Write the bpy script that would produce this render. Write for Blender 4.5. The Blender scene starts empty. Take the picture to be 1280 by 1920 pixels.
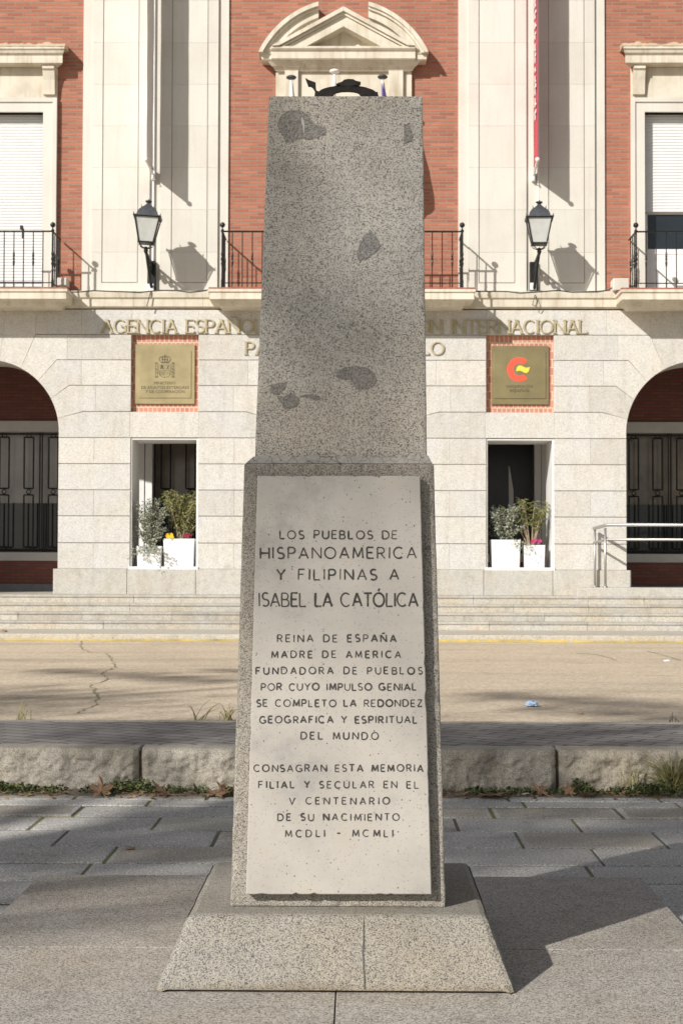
import bpy, bmesh, math, random
from mathutils import Vector, Matrix, noise
random.seed(7)
R = math.radians
C = bpy.context.scene.collection
scene = bpy.context.scene

# ------------------------------------------------------------------ camera
F = 3100.0                                  # focal length in photo pixels (1280 wide)
CAM = Vector((0, 0, 1.55))
CM = (Matrix.Rotation(R(0.6), 3, 'Z') @ Matrix.Rotation(R(90) + math.atan(100 / F), 3, 'X') @ Matrix.Rotation(0.0028, 3, 'Z'))
cd = bpy.data.cameras.new('camera'); cam = bpy.data.objects.new('camera', cd); C.objects.link(cam)
cam.location = CAM; cam.rotation_euler = CM.to_euler()
cd.sensor_fit = 'HORIZONTAL'; cd.sensor_width = 24.0; cd.lens = 24.0 * F / 1280
cd.clip_end = 1000; cd.clip_start = 0.05
cd.dof.use_dof = True; cd.dof.focus_distance = 6.1; cd.dof.aperture_fstop = 14.0
scene.camera = cam

# ------------------------------------------------------------------ light
AZ, EL = R(40.5), R(30.0)                    # the way the light travels, from +Y towards +X
SUN = Vector((math.sin(AZ) * math.cos(EL), math.cos(AZ) * math.cos(EL), -math.sin(EL)))
w = bpy.data.worlds.new('World'); scene.world = w; w.use_nodes = True
wn = w.node_tree.nodes; wl = w.node_tree.links
sky = wn.new('ShaderNodeTexSky'); sky.sky_type = 'NISHITA'; sky.sun_disc = False
sky.sun_elevation = EL; sky.sun_rotation = R(180) + AZ
bg = wn['Background']; bg.inputs['Strength'].default_value = 0.070
hs = wn.new('ShaderNodeHueSaturation'); hs.inputs['Saturation'].default_value = 0.45   # sky light desaturated towards neutral
wl.new(sky.outputs[0], hs.inputs['Color']); wl.new(hs.outputs[0], bg.inputs['Color'])
sd = bpy.data.lights.new('sun', 'SUN'); sd.energy = 4.4; sd.angle = R(0.7); sd.color = (1.0, 0.965, 0.915)
so = bpy.data.objects.new('sun', sd); C.objects.link(so)
so.rotation_euler = SUN.to_track_quat('-Z', 'Y').to_euler(); so.location = (-20, -20, 25)
scene.view_settings.view_transform = 'Standard'; scene.view_settings.look = 'None'
scene.view_settings.exposure = 0.22; scene.view_settings.gamma = 1.0

# ------------------------------------------------------------------ helpers
def ray(px, py):
    return CM @ Vector(((px - 640) / F, -(py - 960) / F, -1))
def atY(px, py, Y):
    d = ray(px, py); return CAM + d * (Y / d.y)
def atZ(px, py, Z):
    d = ray(px, py); return CAM + d * ((Z - CAM.z) / d.z)
def atP(px, py, p0, n):
    d = ray(px, py); return CAM + d * ((p0 - CAM).dot(n) / d.dot(n))

def obj(name, bm, mats, parent=None, smooth=False):
    me = bpy.data.meshes.new(name)
    bmesh.ops.recalc_face_normals(bm, faces=bm.faces)
    bm.to_mesh(me); bm.free()
    for m in (mats if isinstance(mats, (list, tuple)) else [mats]): me.materials.append(m)
    if smooth:
        for p in me.polygons: p.use_smooth = True
    o = bpy.data.objects.new(name, me); C.objects.link(o)
    if parent: o.parent = parent
    return o
def tag(o, label, cat, group=None, kind=None):
    if label: o['label'] = label
    if cat: o['category'] = cat
    if group: o['group'] = group
    if kind: o['kind'] = kind
    return o
def thing(name, label, cat, loc=(0, 0, 0), group=None):
    o = bpy.data.objects.new(name, None); C.objects.link(o); o.location = loc
    return tag(o, label, cat, group)
def local(o, root):                          # a part built in world coordinates put under a moved root
    o.parent = root; o.matrix_parent_inverse = Matrix.Translation(root.location).inverted(); return o
def struct(name, bm, mats, smooth=False):
    o = obj(name, bm, mats, None, smooth); o['kind'] = 'structure'; return o

def box(bm, x0, x1, y0, y1, z0, z1, mi=0, bev=0):
    vs = [bm.verts.new(p) for p in ((x0,y0,z0),(x1,y0,z0),(x1,y1,z0),(x0,y1,z0),(x0,y0,z1),(x1,y0,z1),(x1,y1,z1),(x0,y1,z1))]
    fs = [bm.faces.new([vs[i] for i in f]) for f in ((0,1,5,4),(1,2,6,5),(2,3,7,6),(3,0,4,7),(4,5,6,7),(3,2,1,0))]
    for f in fs: f.material_index = mi
    if bev:
        es = list({e for f in fs for e in f.edges})
        r = bmesh.ops.bevel(bm, geom=es, offset=bev, segments=2, affect='EDGES', profile=0.5)
        for f in r['faces']: f.material_index = mi
    return vs
def prism(bm, poly, y0, y1, mi=0, ch=0.0):
    """poly = [(x, z)], extruded from y0 (front) to y1 with a chamfered front edge"""
    n = len(poly)
    area = sum(poly[i][0]*poly[(i+1)%n][1] - poly[(i+1)%n][0]*poly[i][1] for i in range(n))
    if area < 0: poly = poly[::-1]
    def ins(d):
        out = []
        for i in range(n):
            a, b, c = Vector(poly[i-1]), Vector(poly[i]), Vector(poly[(i+1) % n])
            e1 = (b - a).normalized(); e2 = (c - b).normalized()
            n1 = Vector((-e1.y, e1.x)); n2 = Vector((-e2.y, e2.x))
            m = n1 + n2; k = max(0.4, m.dot(n1))
            out.append(b + m * (d / k))
        return out
    rings = []
    if ch: rings = [(ins(ch), y0), (poly, y0 + ch), (poly, y1)]
    else: rings = [(poly, y0), (poly, y1)]
    vr = [[bm.verts.new((p[0], y, p[1])) for p in pts] for pts, y in rings]
    fs = [bm.faces.new(vr[0]), bm.faces.new(vr[-1][::-1])]
    for a, b in zip(vr, vr[1:]):
        for i in range(n): fs.append(bm.faces.new((a[i], b[i], b[(i+1) % n], a[(i+1) % n])))
    for f in fs: f.material_index = mi
def shrink(poly, d):
    n = len(poly); area = sum(poly[i][0]*poly[(i+1)%n][1] - poly[(i+1)%n][0]*poly[i][1] for i in range(n))
    if area < 0: poly = poly[::-1]
    out = []
    for i in range(n):
        a, b, c = Vector(poly[i-1]), Vector(poly[i]), Vector(poly[(i+1) % n])
        e1 = (b - a).normalized(); e2 = (c - b).normalized()
        m = Vector((-e1.y, e1.x)) + Vector((-e2.y, e2.x)); k = max(0.4, m.dot(Vector((-e1.y, e1.x))))
        q = b + m * (d / k); out.append((q.x, q.y))
    return out
def mould(bm, prof, x0, x1, mi=0, ret=0.0):
    """profile [(y, z)] swept along x; ret pulls the ends in where the profile is less proud"""
    ymin = min(p[0] for p in prof)
    a = [bm.verts.new((x0 + ret * (p[0] - ymin), p[0], p[1])) for p in prof]
    b = [bm.verts.new((x1 - ret * (p[0] - ymin), p[0], p[1])) for p in prof]
    n = len(prof)
    fs = [bm.faces.new(a), bm.faces.new(b[::-1])]
    for i in range(n): fs.append(bm.faces.new((a[i], b[i], b[(i+1) % n], a[(i+1) % n])))
    for f in fs: f.material_index = mi
def tube(bm, pts, r, seg=8, mi=0, close=False):
    pts = [Vector(p) for p in pts]; rings = []
    rr = r if isinstance(r, (list, tuple)) else [r] * len(pts)
    for i, p in enumerate(pts):
        if close: d = pts[(i+1) % len(pts)] - pts[i-1]
        else: d = pts[min(i+1, len(pts)-1)] - pts[max(i-1, 0)]
        d.normalize(); up = Vector((0, 0, 1)) if abs(d.z) < 0.9 else Vector((0, 1, 0))
        u = d.cross(up).normalized(); v = d.cross(u)
        rings.append([bm.verts.new(p + (u * math.cos(t) + v * math.sin(t)) * rr[i]) for t in [2*math.pi*k/seg for k in range(seg)]])
    prs = list(zip(rings, rings[1:])) + ([(rings[-1], rings[0])] if close else [])
    for a, b in prs:
        for k in range(seg):
            f = bm.faces.new((a[k], b[k], b[(k+1) % seg], a[(k+1) % seg])); f.material_index = mi
    if not close:
        for f in (bm.faces.new(rings[0]), bm.faces.new(rings[-1][::-1])): f.material_index = mi
def lathe(bm, prof, c, seg=10, mi=0):
    c = Vector(c)
    rings = [[bm.verts.new(c + Vector((r*math.cos(t), r*math.sin(t), z))) for t in [2*math.pi*k/seg for k in range(seg)]] for r, z in prof]
    for a, b in zip(rings, rings[1:]):
        for k in range(seg):
            f = bm.faces.new((a[k], a[(k+1) % seg], b[(k+1) % seg], b[k])); f.material_index = mi
    for f in (bm.faces.new(rings[0][::-1]), bm.faces.new(rings[-1])): f.material_index = mi
def ball(bm, c, r, sq=1.0, seg=12, mi=0):
    lathe(bm, [(max(0.001, r*math.sin(t)), -r*sq*math.cos(t)) for t in [math.pi*k/8 for k in range(9)]], c, seg, mi)

# ------------------------------------------------------------------ materials
def srgb(r, g, b):
    f = lambda c: (c/255/12.92) if c/255 < 0.04045 else ((c/255+0.055)/1.055)**2.4
    return (f(r), f(g), f(b), 1)
def new_mat(name, rough=0.8):
    m = bpy.data.materials.new(name); m.use_nodes = True
    b = m.node_tree.nodes['Principled BSDF']; b.inputs['Roughness'].default_value = rough
    return m, m.node_tree.nodes, m.node_tree.links, b
def coords(N, L, scale=(1, 1, 1), rot=(0, 0, 0), loc=(0, 0, 0)):
    tc = N.new('ShaderNodeTexCoord'); mp = N.new('ShaderNodeMapping')
    L.new(tc.outputs['Object'], mp.inputs[0]); mp.inputs['Scale'].default_value = scale
    mp.inputs['Rotation'].default_value = rot; mp.inputs['Location'].default_value = loc
    return mp.outputs[0]
def noise_n(N, L, vec, scale, detail=4, rough=0.55):
    n = N.new('ShaderNodeTexNoise'); n.inputs['Scale'].default_value = scale
    n.inputs['Detail'].default_value = detail; n.inputs['Roughness'].default_value = rough
    L.new(vec, n.inputs['Vector']); return n.outputs[0]
def ramp(N, L, fac, stops, interp='LINEAR'):
    r = N.new('ShaderNodeValToRGB'); L.new(fac, r.inputs[0]); r.color_ramp.interpolation = interp
    e = r.color_ramp.elements
    while len(e) < len(stops): e.new(0.5)
    for k, (p, c) in enumerate(stops):
        e[k].position = p; e[k].color = c if len(c) == 4 else (*c, 1)
    return r.outputs[0]
def mix(N, L, a, b, fac, mode='MIX'):
    m = N.new('ShaderNodeMix'); m.data_type = 'RGBA'; m.blend_type = mode
    for s, v in ((m.inputs[6], a), (m.inputs[7], b), (m.inputs[0], fac)):
        if hasattr(v, 'links'): L.new(v, s)
        else: s.default_value = v if not isinstance(v, tuple) or len(v) == 4 else (*v, 1)
    return m.outputs[2]
def bump(N, L, b, h, strength=0.3, dist=0.01):
    n = N.new('ShaderNodeBump'); n.inputs['Strength'].default_value = strength; n.inputs['Distance'].default_value = dist
    L.new(h, n.inputs['Height']); L.new(n.outputs[0], b.inputs['Normal']); return n
def g(v): return (v, v, v, 1)

def plain(name, col, rough=0.6, metal=0.0, var=0.12, scale=8.0, bmp=0.0):
    m, N, L, b = new_mat(name, rough); v = coords(N, L)
    n = noise_n(N, L, v, scale)
    lo = tuple(c*(1-var) for c in col[:3]); hi = tuple(min(1, c*(1+var)) for c in col[:3])
    L.new(ramp(N, L, n, [(0.3, lo), (0.7, hi)]), b.inputs['Base Color'])
    b.inputs['Metallic'].default_value = metal
    if bmp: bump(N, L, b, n, bmp, 0.01)
    return m
def granite(name, base, dark, light, cell, darkf=0.22, lightf=0.8, stain=0.25, rough=0.75, bmp=0.25, warm=(1.0, 0.93, 0.82), island=0.0, streak=0.0):
    m, N, L, b = new_mat(name, rough); v = coords(N, L)
    dn = N.new('ShaderNodeTexNoise'); dn.inputs['Scale'].default_value = cell * 0.9; L.new(v, dn.inputs['Vector'])
    add = N.new('ShaderNodeVectorMath'); add.operation = 'MULTIPLY_ADD'
    L.new(dn.outputs['Color'], add.inputs[0]); add.inputs[1].default_value = (1.2/cell,)*3; L.new(v, add.inputs[2])
    vo = N.new('ShaderNodeTexVoronoi'); vo.inputs['Scale'].default_value = cell; L.new(add.outputs[0], vo.inputs['Vector'])
    sp = N.new('ShaderNodeSeparateColor'); L.new(vo.outputs['Color'], sp.inputs[0])
    mid = tuple((a*0.55 + c*0.45) for a, c in zip(base, light))
    col = ramp(N, L, sp.outputs[0], [(0.0, dark), (darkf, tuple(c*0.75 for c in base)), (darkf+0.12, base), (0.6, mid), (lightf, light)], 'CONSTANT')
    n1 = noise_n(N, L, v, 1.3, 5); n2 = noise_n(N, L, v, 7.0, 5)
    col = mix(N, L, col, (*warm, 1), ramp(N, L, n1, [(0.4, g(0)), (0.7, g(0.7))]), 'MULTIPLY')
    col = mix(N, L, col, g(0.72), ramp(N, L, n2, [(0.48, g(0)), (0.75, g(stain))]), 'MULTIPLY')
    if island:
        gi = N.new('ShaderNodeNewGeometry'); lo = 1 - island
        col = mix(N, L, col, ramp(N, L, gi.outputs['Random Per Island'], [(0.0, (lo, lo*0.985, lo*0.96)), (0.5, (1-island*0.4,)*3), (1.0, (1, 0.985, 0.955))]), 1.0, 'MULTIPLY')
    if streak:
        vs = coords(N, L, (3.2, 3.2, 0.35)); n4 = noise_n(N, L, vs, 1.6, 6, 0.65); n5 = noise_n(N, L, v, 3.3, 6, 0.7)
        col = mix(N, L, col, (0.66,0.62,0.55,1), ramp(N, L, n4, [(0.52, g(0)), (0.8, g(streak))]), 'MULTIPLY')
        col = mix(N, L, col, (0.60,0.57,0.52,1), ramp(N, L, n5, [(0.60, g(0)), (0.72, g(streak*0.8))]), 'MULTIPLY')
    L.new(col, b.inputs['Base Color'])
    bump(N, L, b, sp.outputs[0], bmp, 0.003)
    return m

M = {}
M['ped_up'] = granite('granite_rough', (0.47,0.44,0.385), (0.12,0.113,0.105), (0.54,0.505,0.45), 350, 0.23, 0.85, 0.15, bmp=0.6, streak=0.15)
M['ped_lo'] = granite('granite_body', (0.32,0.29,0.245), (0.11,0.10,0.09), (0.41,0.38,0.325), 380, 0.26, 0.8, 0.45, streak=0.4)
M['ped_base'] = granite('granite_base', (0.30,0.278,0.237), (0.08,0.074,0.067), (0.38,0.352,0.30), 360, 0.24, 0.78, 0.45, streak=0.35, warm=(1.0,0.9,0.74))
M['slab'] = granite('granite_slab', (0.39,0.36,0.315), (0.14,0.128,0.112), (0.56,0.52,0.46), 230, 0.22, 0.78, 0.7, streak=0.4)
def foot_dirt(m):
    N, L = m.node_tree.nodes, m.node_tree.links; b = N['Principled BSDF']; src = b.inputs['Base Color'].links[0].from_socket
    v = coords(N, L); sp = N.new('ShaderNodeSeparateXYZ'); L.new(v, sp.inputs[0])
    n = noise_n(N, L, v, 5, 5); ad = N.new('ShaderNodeMath'); ad.operation = 'MULTIPLY_ADD'; L.new(n, ad.inputs[0]); ad.inputs[1].default_value = -0.09; L.new(sp.outputs[2], ad.inputs[2])
    f = ramp(N, L, ad.outputs[0], [(0.015, g(0.75)), (0.055, g(0.0))])
    L.new(mix(N, L, src, (0.62,0.50,0.35,1), f, 'MULTIPLY'), b.inputs['Base Color'])
foot_dirt(M['ped_base'])
M['patch'] = granite('mortar_patch', (0.215,0.20,0.185), (0.12,0.115,0.105), (0.34,0.32,0.29), 330, 0.35, 0.93, 0.2)
M['mortar'] = plain('mortar', (0.47,0.44,0.39), 0.9, 0, 0.25, 30)
M['wallgran'] = granite('granite_facade', (0.60,0.585,0.55), (0.47,0.455,0.43), (0.66,0.645,0.61), 110, 0.14, 0.6, 0.35, bmp=0.1, warm=(1.0,0.95,0.87), island=0.13, streak=0.45)
M['plinthgran'] = granite('granite_plinth', (0.52,0.50,0.455), (0.42,0.40,0.365), (0.57,0.55,0.50), 110, 0.14, 0.6, 0.6, bmp=0.1, warm=(1.0,0.93,0.82), island=0.1, streak=0.5)
M['stepgran'] = granite('granite_step', (0.53,0.50,0.44), (0.42,0.395,0.34), (0.60,0.57,0.51), 90, 0.15, 0.6, 0.7, bmp=0.15, warm=(1.0,0.90,0.74), island=0.2, streak=0.5)
M['stepnose'] = granite('granite_step_worn', (0.44,0.42,0.38), (0.34,0.325,0.295), (0.50,0.48,0.435), 90, 0.15, 0.6, 0.7, bmp=0.15, warm=(1.0,0.93,0.8), island=0.2, streak=0.6)
M['joint'] = plain('joint_mortar', (0.50,0.455,0.375), 0.9, 0, 0.25, 12)
M['dark_joint'] = plain('joint_dark', (0.12,0.115,0.10), 0.95, 0, 0.3, 20)
M['limestone'] = None
def limestone(name, col, stain, sc=1.2, streak=0.3, island=0.08):
    m, N, L, b = new_mat(name, 0.75); v = coords(N, L); vs = coords(N, L, (6, 6, 0.5))
    n1 = noise_n(N, L, v, sc, 6); n2 = noise_n(N, L, vs, 1.5, 5); n3 = noise_n(N, L, v, 40, 3)
    c = mix(N, L, (*col, 1), (*stain, 1), ramp(N, L, n1, [(0.45, g(0)), (0.8, g(0.6))]))
    c = mix(N, L, c, (*stain, 1), ramp(N, L, n2, [(0.5, g(0)), (0.78, g(streak))]))
    c = mix(N, L, c, g(0.9), ramp(N, L, n3, [(0.4, g(0)), (0.7, g(0.5))]), 'MULTIPLY')
    gi = N.new('ShaderNodeNewGeometry')
    c = mix(N, L, c, ramp(N, L, gi.outputs['Random Per Island'], [(0.0, (1-island, 1-island, 1-island*1.2)), (1.0, (1,1,1))]), 1.0, 'MULTIPLY')
    L.new(c, b.inputs['Base Color']); bump(N, L, b, n3, 0.12, 0.004)
    return m
M['limestone'] = limestone('limestone', (0.68,0.65,0.585), (0.56,0.51,0.43), 1.1, 0.4)
M['limewarm'] = limestone('limestone_weathered', (0.70,0.645,0.535), (0.40,0.32,0.215), 2.0, 0.75)
M['rust'] = limestone('cornice_top', (0.56,0.44,0.30), (0.38,0.27,0.17), 5.0, 0.4)
def plaque_mat():
    m, N, L, b = new_mat('plaque_limestone', 0.7); v = coords(N, L)
    n1 = noise_n(N, L, v, 3.2, 8, 0.68); n2 = noise_n(N, L, v, 70, 3)
    c = ramp(N, L, n1, [(0.3, (0.32,0.30,0.275)), (0.44, (0.42,0.39,0.345)), (0.58, (0.46,0.425,0.375)), (0.74, (0.455,0.40,0.32))])
    vo = N.new('ShaderNodeTexVoronoi'); vo.inputs['Scale'].default_value = 70; L.new(v, vo.inputs['Vector'])
    ad = N.new('ShaderNodeMath'); ad.operation = 'MULTIPLY_ADD'; L.new(n2, ad.inputs[0]); ad.inputs[1].default_value = 0.22; L.new(vo.outputs['Distance'], ad.inputs[2])
    sp = N.new('ShaderNodeSeparateColor'); L.new(vo.outputs['Color'], sp.inputs[0])
    pit = ramp(N, L, ad.outputs[0], [(0.24, g(1)), (0.32, g(0))])
    sel = ramp(N, L, sp.outputs[0], [(0.0, g(1)), (0.13, g(0))], 'CONSTANT')
    pm = mix(N, L, pit, sel, 1.0, 'MULTIPLY')
    v2 = N.new('ShaderNodeTexVoronoi'); v2.inputs['Scale'].default_value = 150; L.new(v, v2.inputs['Vector'])
    s2 = N.new('ShaderNodeSeparateColor'); L.new(v2.outputs['Color'], s2.inputs[0])
    p2_ = mix(N, L, ramp(N, L, v2.outputs['Distance'], [(0.24, g(1)), (0.40, g(0))]), ramp(N, L, s2.outputs[0], [(0.0, g(0.5)), (0.11, g(0.25)), (0.2, g(0))], 'CONSTANT'), 1.0, 'MULTIPLY')
    c = mix(N, L, c, (0.14,0.12,0.10,1), p2_)
    c = mix(N, L, c, (0.10,0.085,0.07,1), pm)
    L.new(c, b.inputs['Base Color']); bump(N, L, b, n2, 0.2, 0.003)
    return m
M['plaque'] = plaque_mat()
M['ink'] = plain('carved_letter', (0.055,0.05,0.045), 0.9, 0, 0.5, 60)
def brick(name, c1, c2, mortar, w=0.27, h=0.0685, ms=0.011, rot=(R(90),0,0), bstr=0.6):
    m, N, L, b = new_mat(name, 0.85); v = coords(N, L, (1,1,1), rot)
    t = N.new('ShaderNodeTexBrick'); L.new(v, t.inputs['Vector'])
    for k, val in (('Scale',1.0),('Mortar Size',ms),('Mortar Smooth',0.2),('Bias',0.0),('Brick Width',w),('Row Height',h)): t.inputs[k].default_value = val
    t.inputs['Color1'].default_value = (*c1,1); t.inputs['Color2'].default_value = (*c2,1); t.inputs['Mortar'].default_value = (*mortar,1)
    n = noise_n(N, L, v, 1.5, 5); n2 = noise_n(N, L, v, 28, 3)
    c = mix(N, L, t.outputs['Color'], (0.78,0.74,0.72,1), ramp(N, L, n, [(0.42,g(0)),(0.75,g(0.6))]), 'MULTIPLY')
    c = mix(N, L, c, (1.0,0.86,0.74,1), ramp(N, L, n2, [(0.4,g(0)),(0.7,g(0.9))]), 'MULTIPLY')
    L.new(c, b.inputs['Base Color'])
    inv = N.new('ShaderNodeMath'); inv.operation = 'SUBTRACT'; inv.inputs[0].default_value = 1; L.new(t.outputs['Fac'], inv.inputs[1])
    bump(N, L, b, inv.outputs[0], bstr, 0.02)
    return m
M['brick'] = brick('brick_wall', (0.49,0.185,0.118), (0.34,0.115,0.08), (0.31,0.225,0.16), 0.31, 0.0685, 0.013, bstr=1.0)
M['brickniche'] = brick('brick_niche', (0.62,0.28,0.20), (0.50,0.20,0.15), (0.62,0.52,0.40), 0.09, 0.16, 0.012)
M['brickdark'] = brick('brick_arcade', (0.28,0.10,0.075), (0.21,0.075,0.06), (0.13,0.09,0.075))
M['white'] = plain('white_paint', (0.80,0.79,0.76), 0.5, 0, 0.05, 3)
M['potwhite'] = plain('planter_white', (0.80,0.79,0.77), 0.5, 0, 0.06, 8)
M['offwhite'] = plain('offwhite_paint', (0.55,0.53,0.50), 0.6, 0, 0.08, 3)
M['iron'] = plain('black_iron', (0.014,0.014,0.015), 0.45, 0.3, 0.3, 20)
M['roofiron'] = plain('lantern_roof', (0.06,0.065,0.072), 0.55, 0.2, 0.3, 12)
M['lampglass'] = plain('frosted_glass', (0.50,0.51,0.48), 0.3, 0, 0.10, 6)
M['glass'] = plain('dark_glass', (0.02,0.026,0.03), 0.08, 0, 0.3, 2)
M['curtain'] = plain('glazing_grey', (0.44,0.425,0.40), 0.2, 0, 0.2, 1.2)
M['browndark'] = plain('glazing_brown', (0.24,0.205,0.16), 0.15, 0, 0.4, 1.5)
M['black'] = plain('black_door', (0.012,0.011,0.012), 0.35, 0, 0.2, 4)
M['brass'] = plain('brass', (0.40,0.33,0.18), 0.42, 0.55, 0.18, 2.5)
M['brass2'] = plain('brass_dull', (0.27,0.225,0.115), 0.5, 0.55, 0.15, 3)
M['brassletter'] = plain('brass_letter', (0.42,0.355,0.215), 0.5, 0.12, 0.2, 6)
M['etch'] = plain('etched_dark', (0.10,0.085,0.045), 0.7, 0, 0.1, 6)
M['red'] = plain('logo_red', (0.85,0.10,0.055), 0.5, 0, 0.04, 6)
M['yellow'] = plain('logo_yellow', (0.85,0.62,0.07), 0.5, 0, 0.04, 6)
M['banner_red'] = plain('banner_red', (0.50,0.04,0.07), 0.7, 0, 0.1, 4)
M['banner_white'] = plain('banner_white', (0.70,0.69,0.67), 0.7, 0, 0.06, 4)
M['flag_purple'] = plain('flag_purple', (0.12,0.08,0.28), 0.8, 0, 0.4, 9)
M['steel'] = plain('stainless_steel', (0.50,0.49,0.47), 0.42, 0.9, 0.05, 6)
M['bronze'] = plain('dark_bronze', (0.022,0.017,0.014), 0.6, 0.4, 0.4, 30, 0.3)
M['cable'] = plain('black_cable', (0.05,0.045,0.042), 0.6, 0, 0.3, 20)
M['tile'] = plain('red_tile', (0.30,0.12,0.08), 0.8, 0, 0.3, 12)
def shutter_mat():
    return plain('roller_shutter', (0.70,0.70,0.69), 0.5, 0, 0.03, 3)
M['shutter'] = shutter_mat()
def ground_mat(name, cols, scale, rough=0.9, big=0.8, bmp=0.4, dark=0.7, spots=0.0):
    m, N, L, b = new_mat(name, rough); v = coords(N, L)
    n = noise_n(N, L, v, scale, 3, 0.7); nb = noise_n(N, L, v, big, 6)
    c = ramp(N, L, n, [(0.32, cols[0]), (0.5, cols[1]), (0.68, cols[2])])
    c = mix(N, L, c, g(dark), ramp(N, L, nb, [(0.4, g(0)), (0.75, g(0.7))]), 'MULTIPLY')
    if spots:
        ns = noise_n(N, L, v, 2.6, 7, 0.75); nl = noise_n(N, L, coords(N, L, (0.12, 1.0, 1)), 1.4, 6, 0.6); ng = noise_n(N, L, v, 75, 2, 0.9)
        c = mix(N, L, c, (0.62,0.60,0.58,1), ramp(N, L, ns, [(0.57, g(0)), (0.70, g(spots))]), 'MULTIPLY')
        c = mix(N, L, c, (0.70,0.68,0.66,1), ramp(N, L, nl, [(0.50, g(0)), (0.66, g(spots))]), 'MULTIPLY')
        c = mix(N, L, c, (0.35,0.32,0.29,1), ramp(N, L, ng, [(0.60, g(0)), (0.70, g(0.8))]), 'MULTIPLY')
    L.new(c, b.inputs['Base Color']); bump(N, L, b, n, bmp, 0.006)
    return m
M['road'] = ground_mat('road_asphalt', [(0.42,0.335,0.235), (0.60,0.495,0.36), (0.76,0.65,0.50)], 26, 0.9, 0.5, 0.6, 0.8, 0.6)
M['earth'] = ground_mat('earth', [(0.10,0.08,0.06), (0.15,0.12,0.09), (0.2,0.17,0.13)], 30)
def paver_mat():
    m, N, L, b = new_mat('paving_granite', 0.8); v = coords(N, L)
    at = N.new('ShaderNodeAttribute'); at.attribute_name = 'tone'
    n = noise_n(N, L, v, 85, 3, 0.85); nb = noise_n(N, L, v, 2.2, 6)
    c = ramp(N, L, n, [(0.36, (0.19,0.183,0.17)), (0.5, (0.46,0.443,0.408)), (0.64, (0.82,0.79,0.725))])
    c = mix(N, L, c, g(0.75), ramp(N, L, nb, [(0.42, g(0)), (0.72, g(0.7))]), 'MULTIPLY')
    n6 = noise_n(N, L, v, 6.5, 7, 0.75); c = mix(N, L, c, g(0.55), ramp(N, L, n6, [(0.56, g(0)), (0.70, g(0.8))]), 'MULTIPLY')
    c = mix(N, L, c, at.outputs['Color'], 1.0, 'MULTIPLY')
    L.new(c, b.inputs['Base Color']); bump(N, L, b, n, 0.5, 0.003)
    return m
M['paver'] = paver_mat()
def moss_mat():
    m, N, L, b = new_mat('joint_moss', 0.95); v = coords(N, L)
    n = noise_n(N, L, v, 1.1, 4); n2 = noise_n(N, L, v, 60, 3)
    c = ramp(N, L, n, [(0.48, (0.17,0.15,0.115)), (0.54, (0.24,0.23,0.07)), (0.72, (0.20,0.21,0.05))])
    c = mix(N, L, c, g(0.6), n2, 'MULTIPLY'); L.new(c, b.inputs['Base Color']); return m
M['moss'] = moss_mat()
def sidewalk_mat():
    m, N, L, b = new_mat('pavement_block', 0.85); v = coords(N, L, (1,1,1), (0,0,R(32)))
    t = N.new('ShaderNodeTexBrick'); L.new(v, t.inputs['Vector'])
    for k, val in (('Scale',1.0),('Mortar Size',0.011),('Bias',0.0),('Brick Width',0.32),('Row Height',0.16)): t.inputs[k].default_value = val
    t.inputs['Color1'].default_value = (0.29,0.27,0.25,1); t.inputs['Color2'].default_value = (0.235,0.218,0.203,1); t.inputs['Mortar'].default_value = (0.08,0.075,0.07,1)
    n = noise_n(N, L, v, 120, 3); nb = noise_n(N, L, v, 1.1, 5)
    c = mix(N, L, t.outputs['Color'], g(0.6), n, 'MULTIPLY'); c = mix(N, L, c, g(0.7), ramp(N, L, nb, [(0.4,g(0)),(0.7,g(0.8))]), 'MULTIPLY')
    c = mix(N, L, c, g(1.25), 1.0, 'MULTIPLY')
    L.new(c, b.inputs['Base Color']); bump(N, L, b, t.outputs['Fac'], -0.5, 0.01); return m
M['sidewalk'] = sidewalk_mat()
M['kerb'] = granite('kerb_granite', (0.40,0.36,0.295), (0.24,0.215,0.18), (0.50,0.455,0.38), 230, 0.2, 0.7, 0.8, bmp=0.6, warm=(1,0.93,0.80), streak=0.8)
M['yellowline'] = ground_mat('yellow_paint', [(0.42,0.37,0.26), (0.56,0.43,0.15), (0.62,0.46,0.15)], 9, 0.8, 2.5, 0.2, 0.55)
def leaf_mat(name, c1, c2, rough=0.55, trans=0.15):
    m, N, L, b = new_mat(name, rough); v = coords(N, L)
    gi = N.new('ShaderNodeNewGeometry')
    c = ramp(N, L, gi.outputs['Random Per Island'], [(0.0, c1), (1.0, c2)])
    n = noise_n(N, L, v, 25, 3); c = mix(N, L, c, g(0.75), n, 'MULTIPLY')
    L.new(c, b.inputs['Base Color']); return m
M['silver'] = leaf_mat('silver_leaf', (0.22,0.26,0.18), (0.52,0.55,0.44))
M['oleander'] = leaf_mat('oleander_leaf', (0.10,0.12,0.03), (0.34,0.33,0.12))
M['weed'] = leaf_mat('weed_leaf', (0.055,0.08,0.02), (0.15,0.175,0.055))
M['straw'] = leaf_mat('dry_grass', (0.16,0.16,0.05), (0.34,0.29,0.13))
M['dead'] = leaf_mat('dead_leaf', (0.21,0.115,0.06), (0.36,0.23,0.13))
M['crown'] = leaf_mat('tree_leaf', (0.05,0.07,0.02), (0.10,0.12,0.04))
M['bark'] = plain('bark', (0.22,0.19,0.15), 0.9, 0, 0.4, 6, 0.6)
M['stem'] = plain('plant_stem', (0.38,0.29,0.19), 0.8, 0, 0.2, 20)
M['fl_yellow'] = plain('flower_yellow', (0.85,0.60,0.02), 0.6)
M['fl_red'] = plain('flower_red', (0.28,0.02,0.05), 0.6)
M['fl_pink'] = plain('flower_pink', (0.55,0.05,0.20), 0.6)
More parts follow.
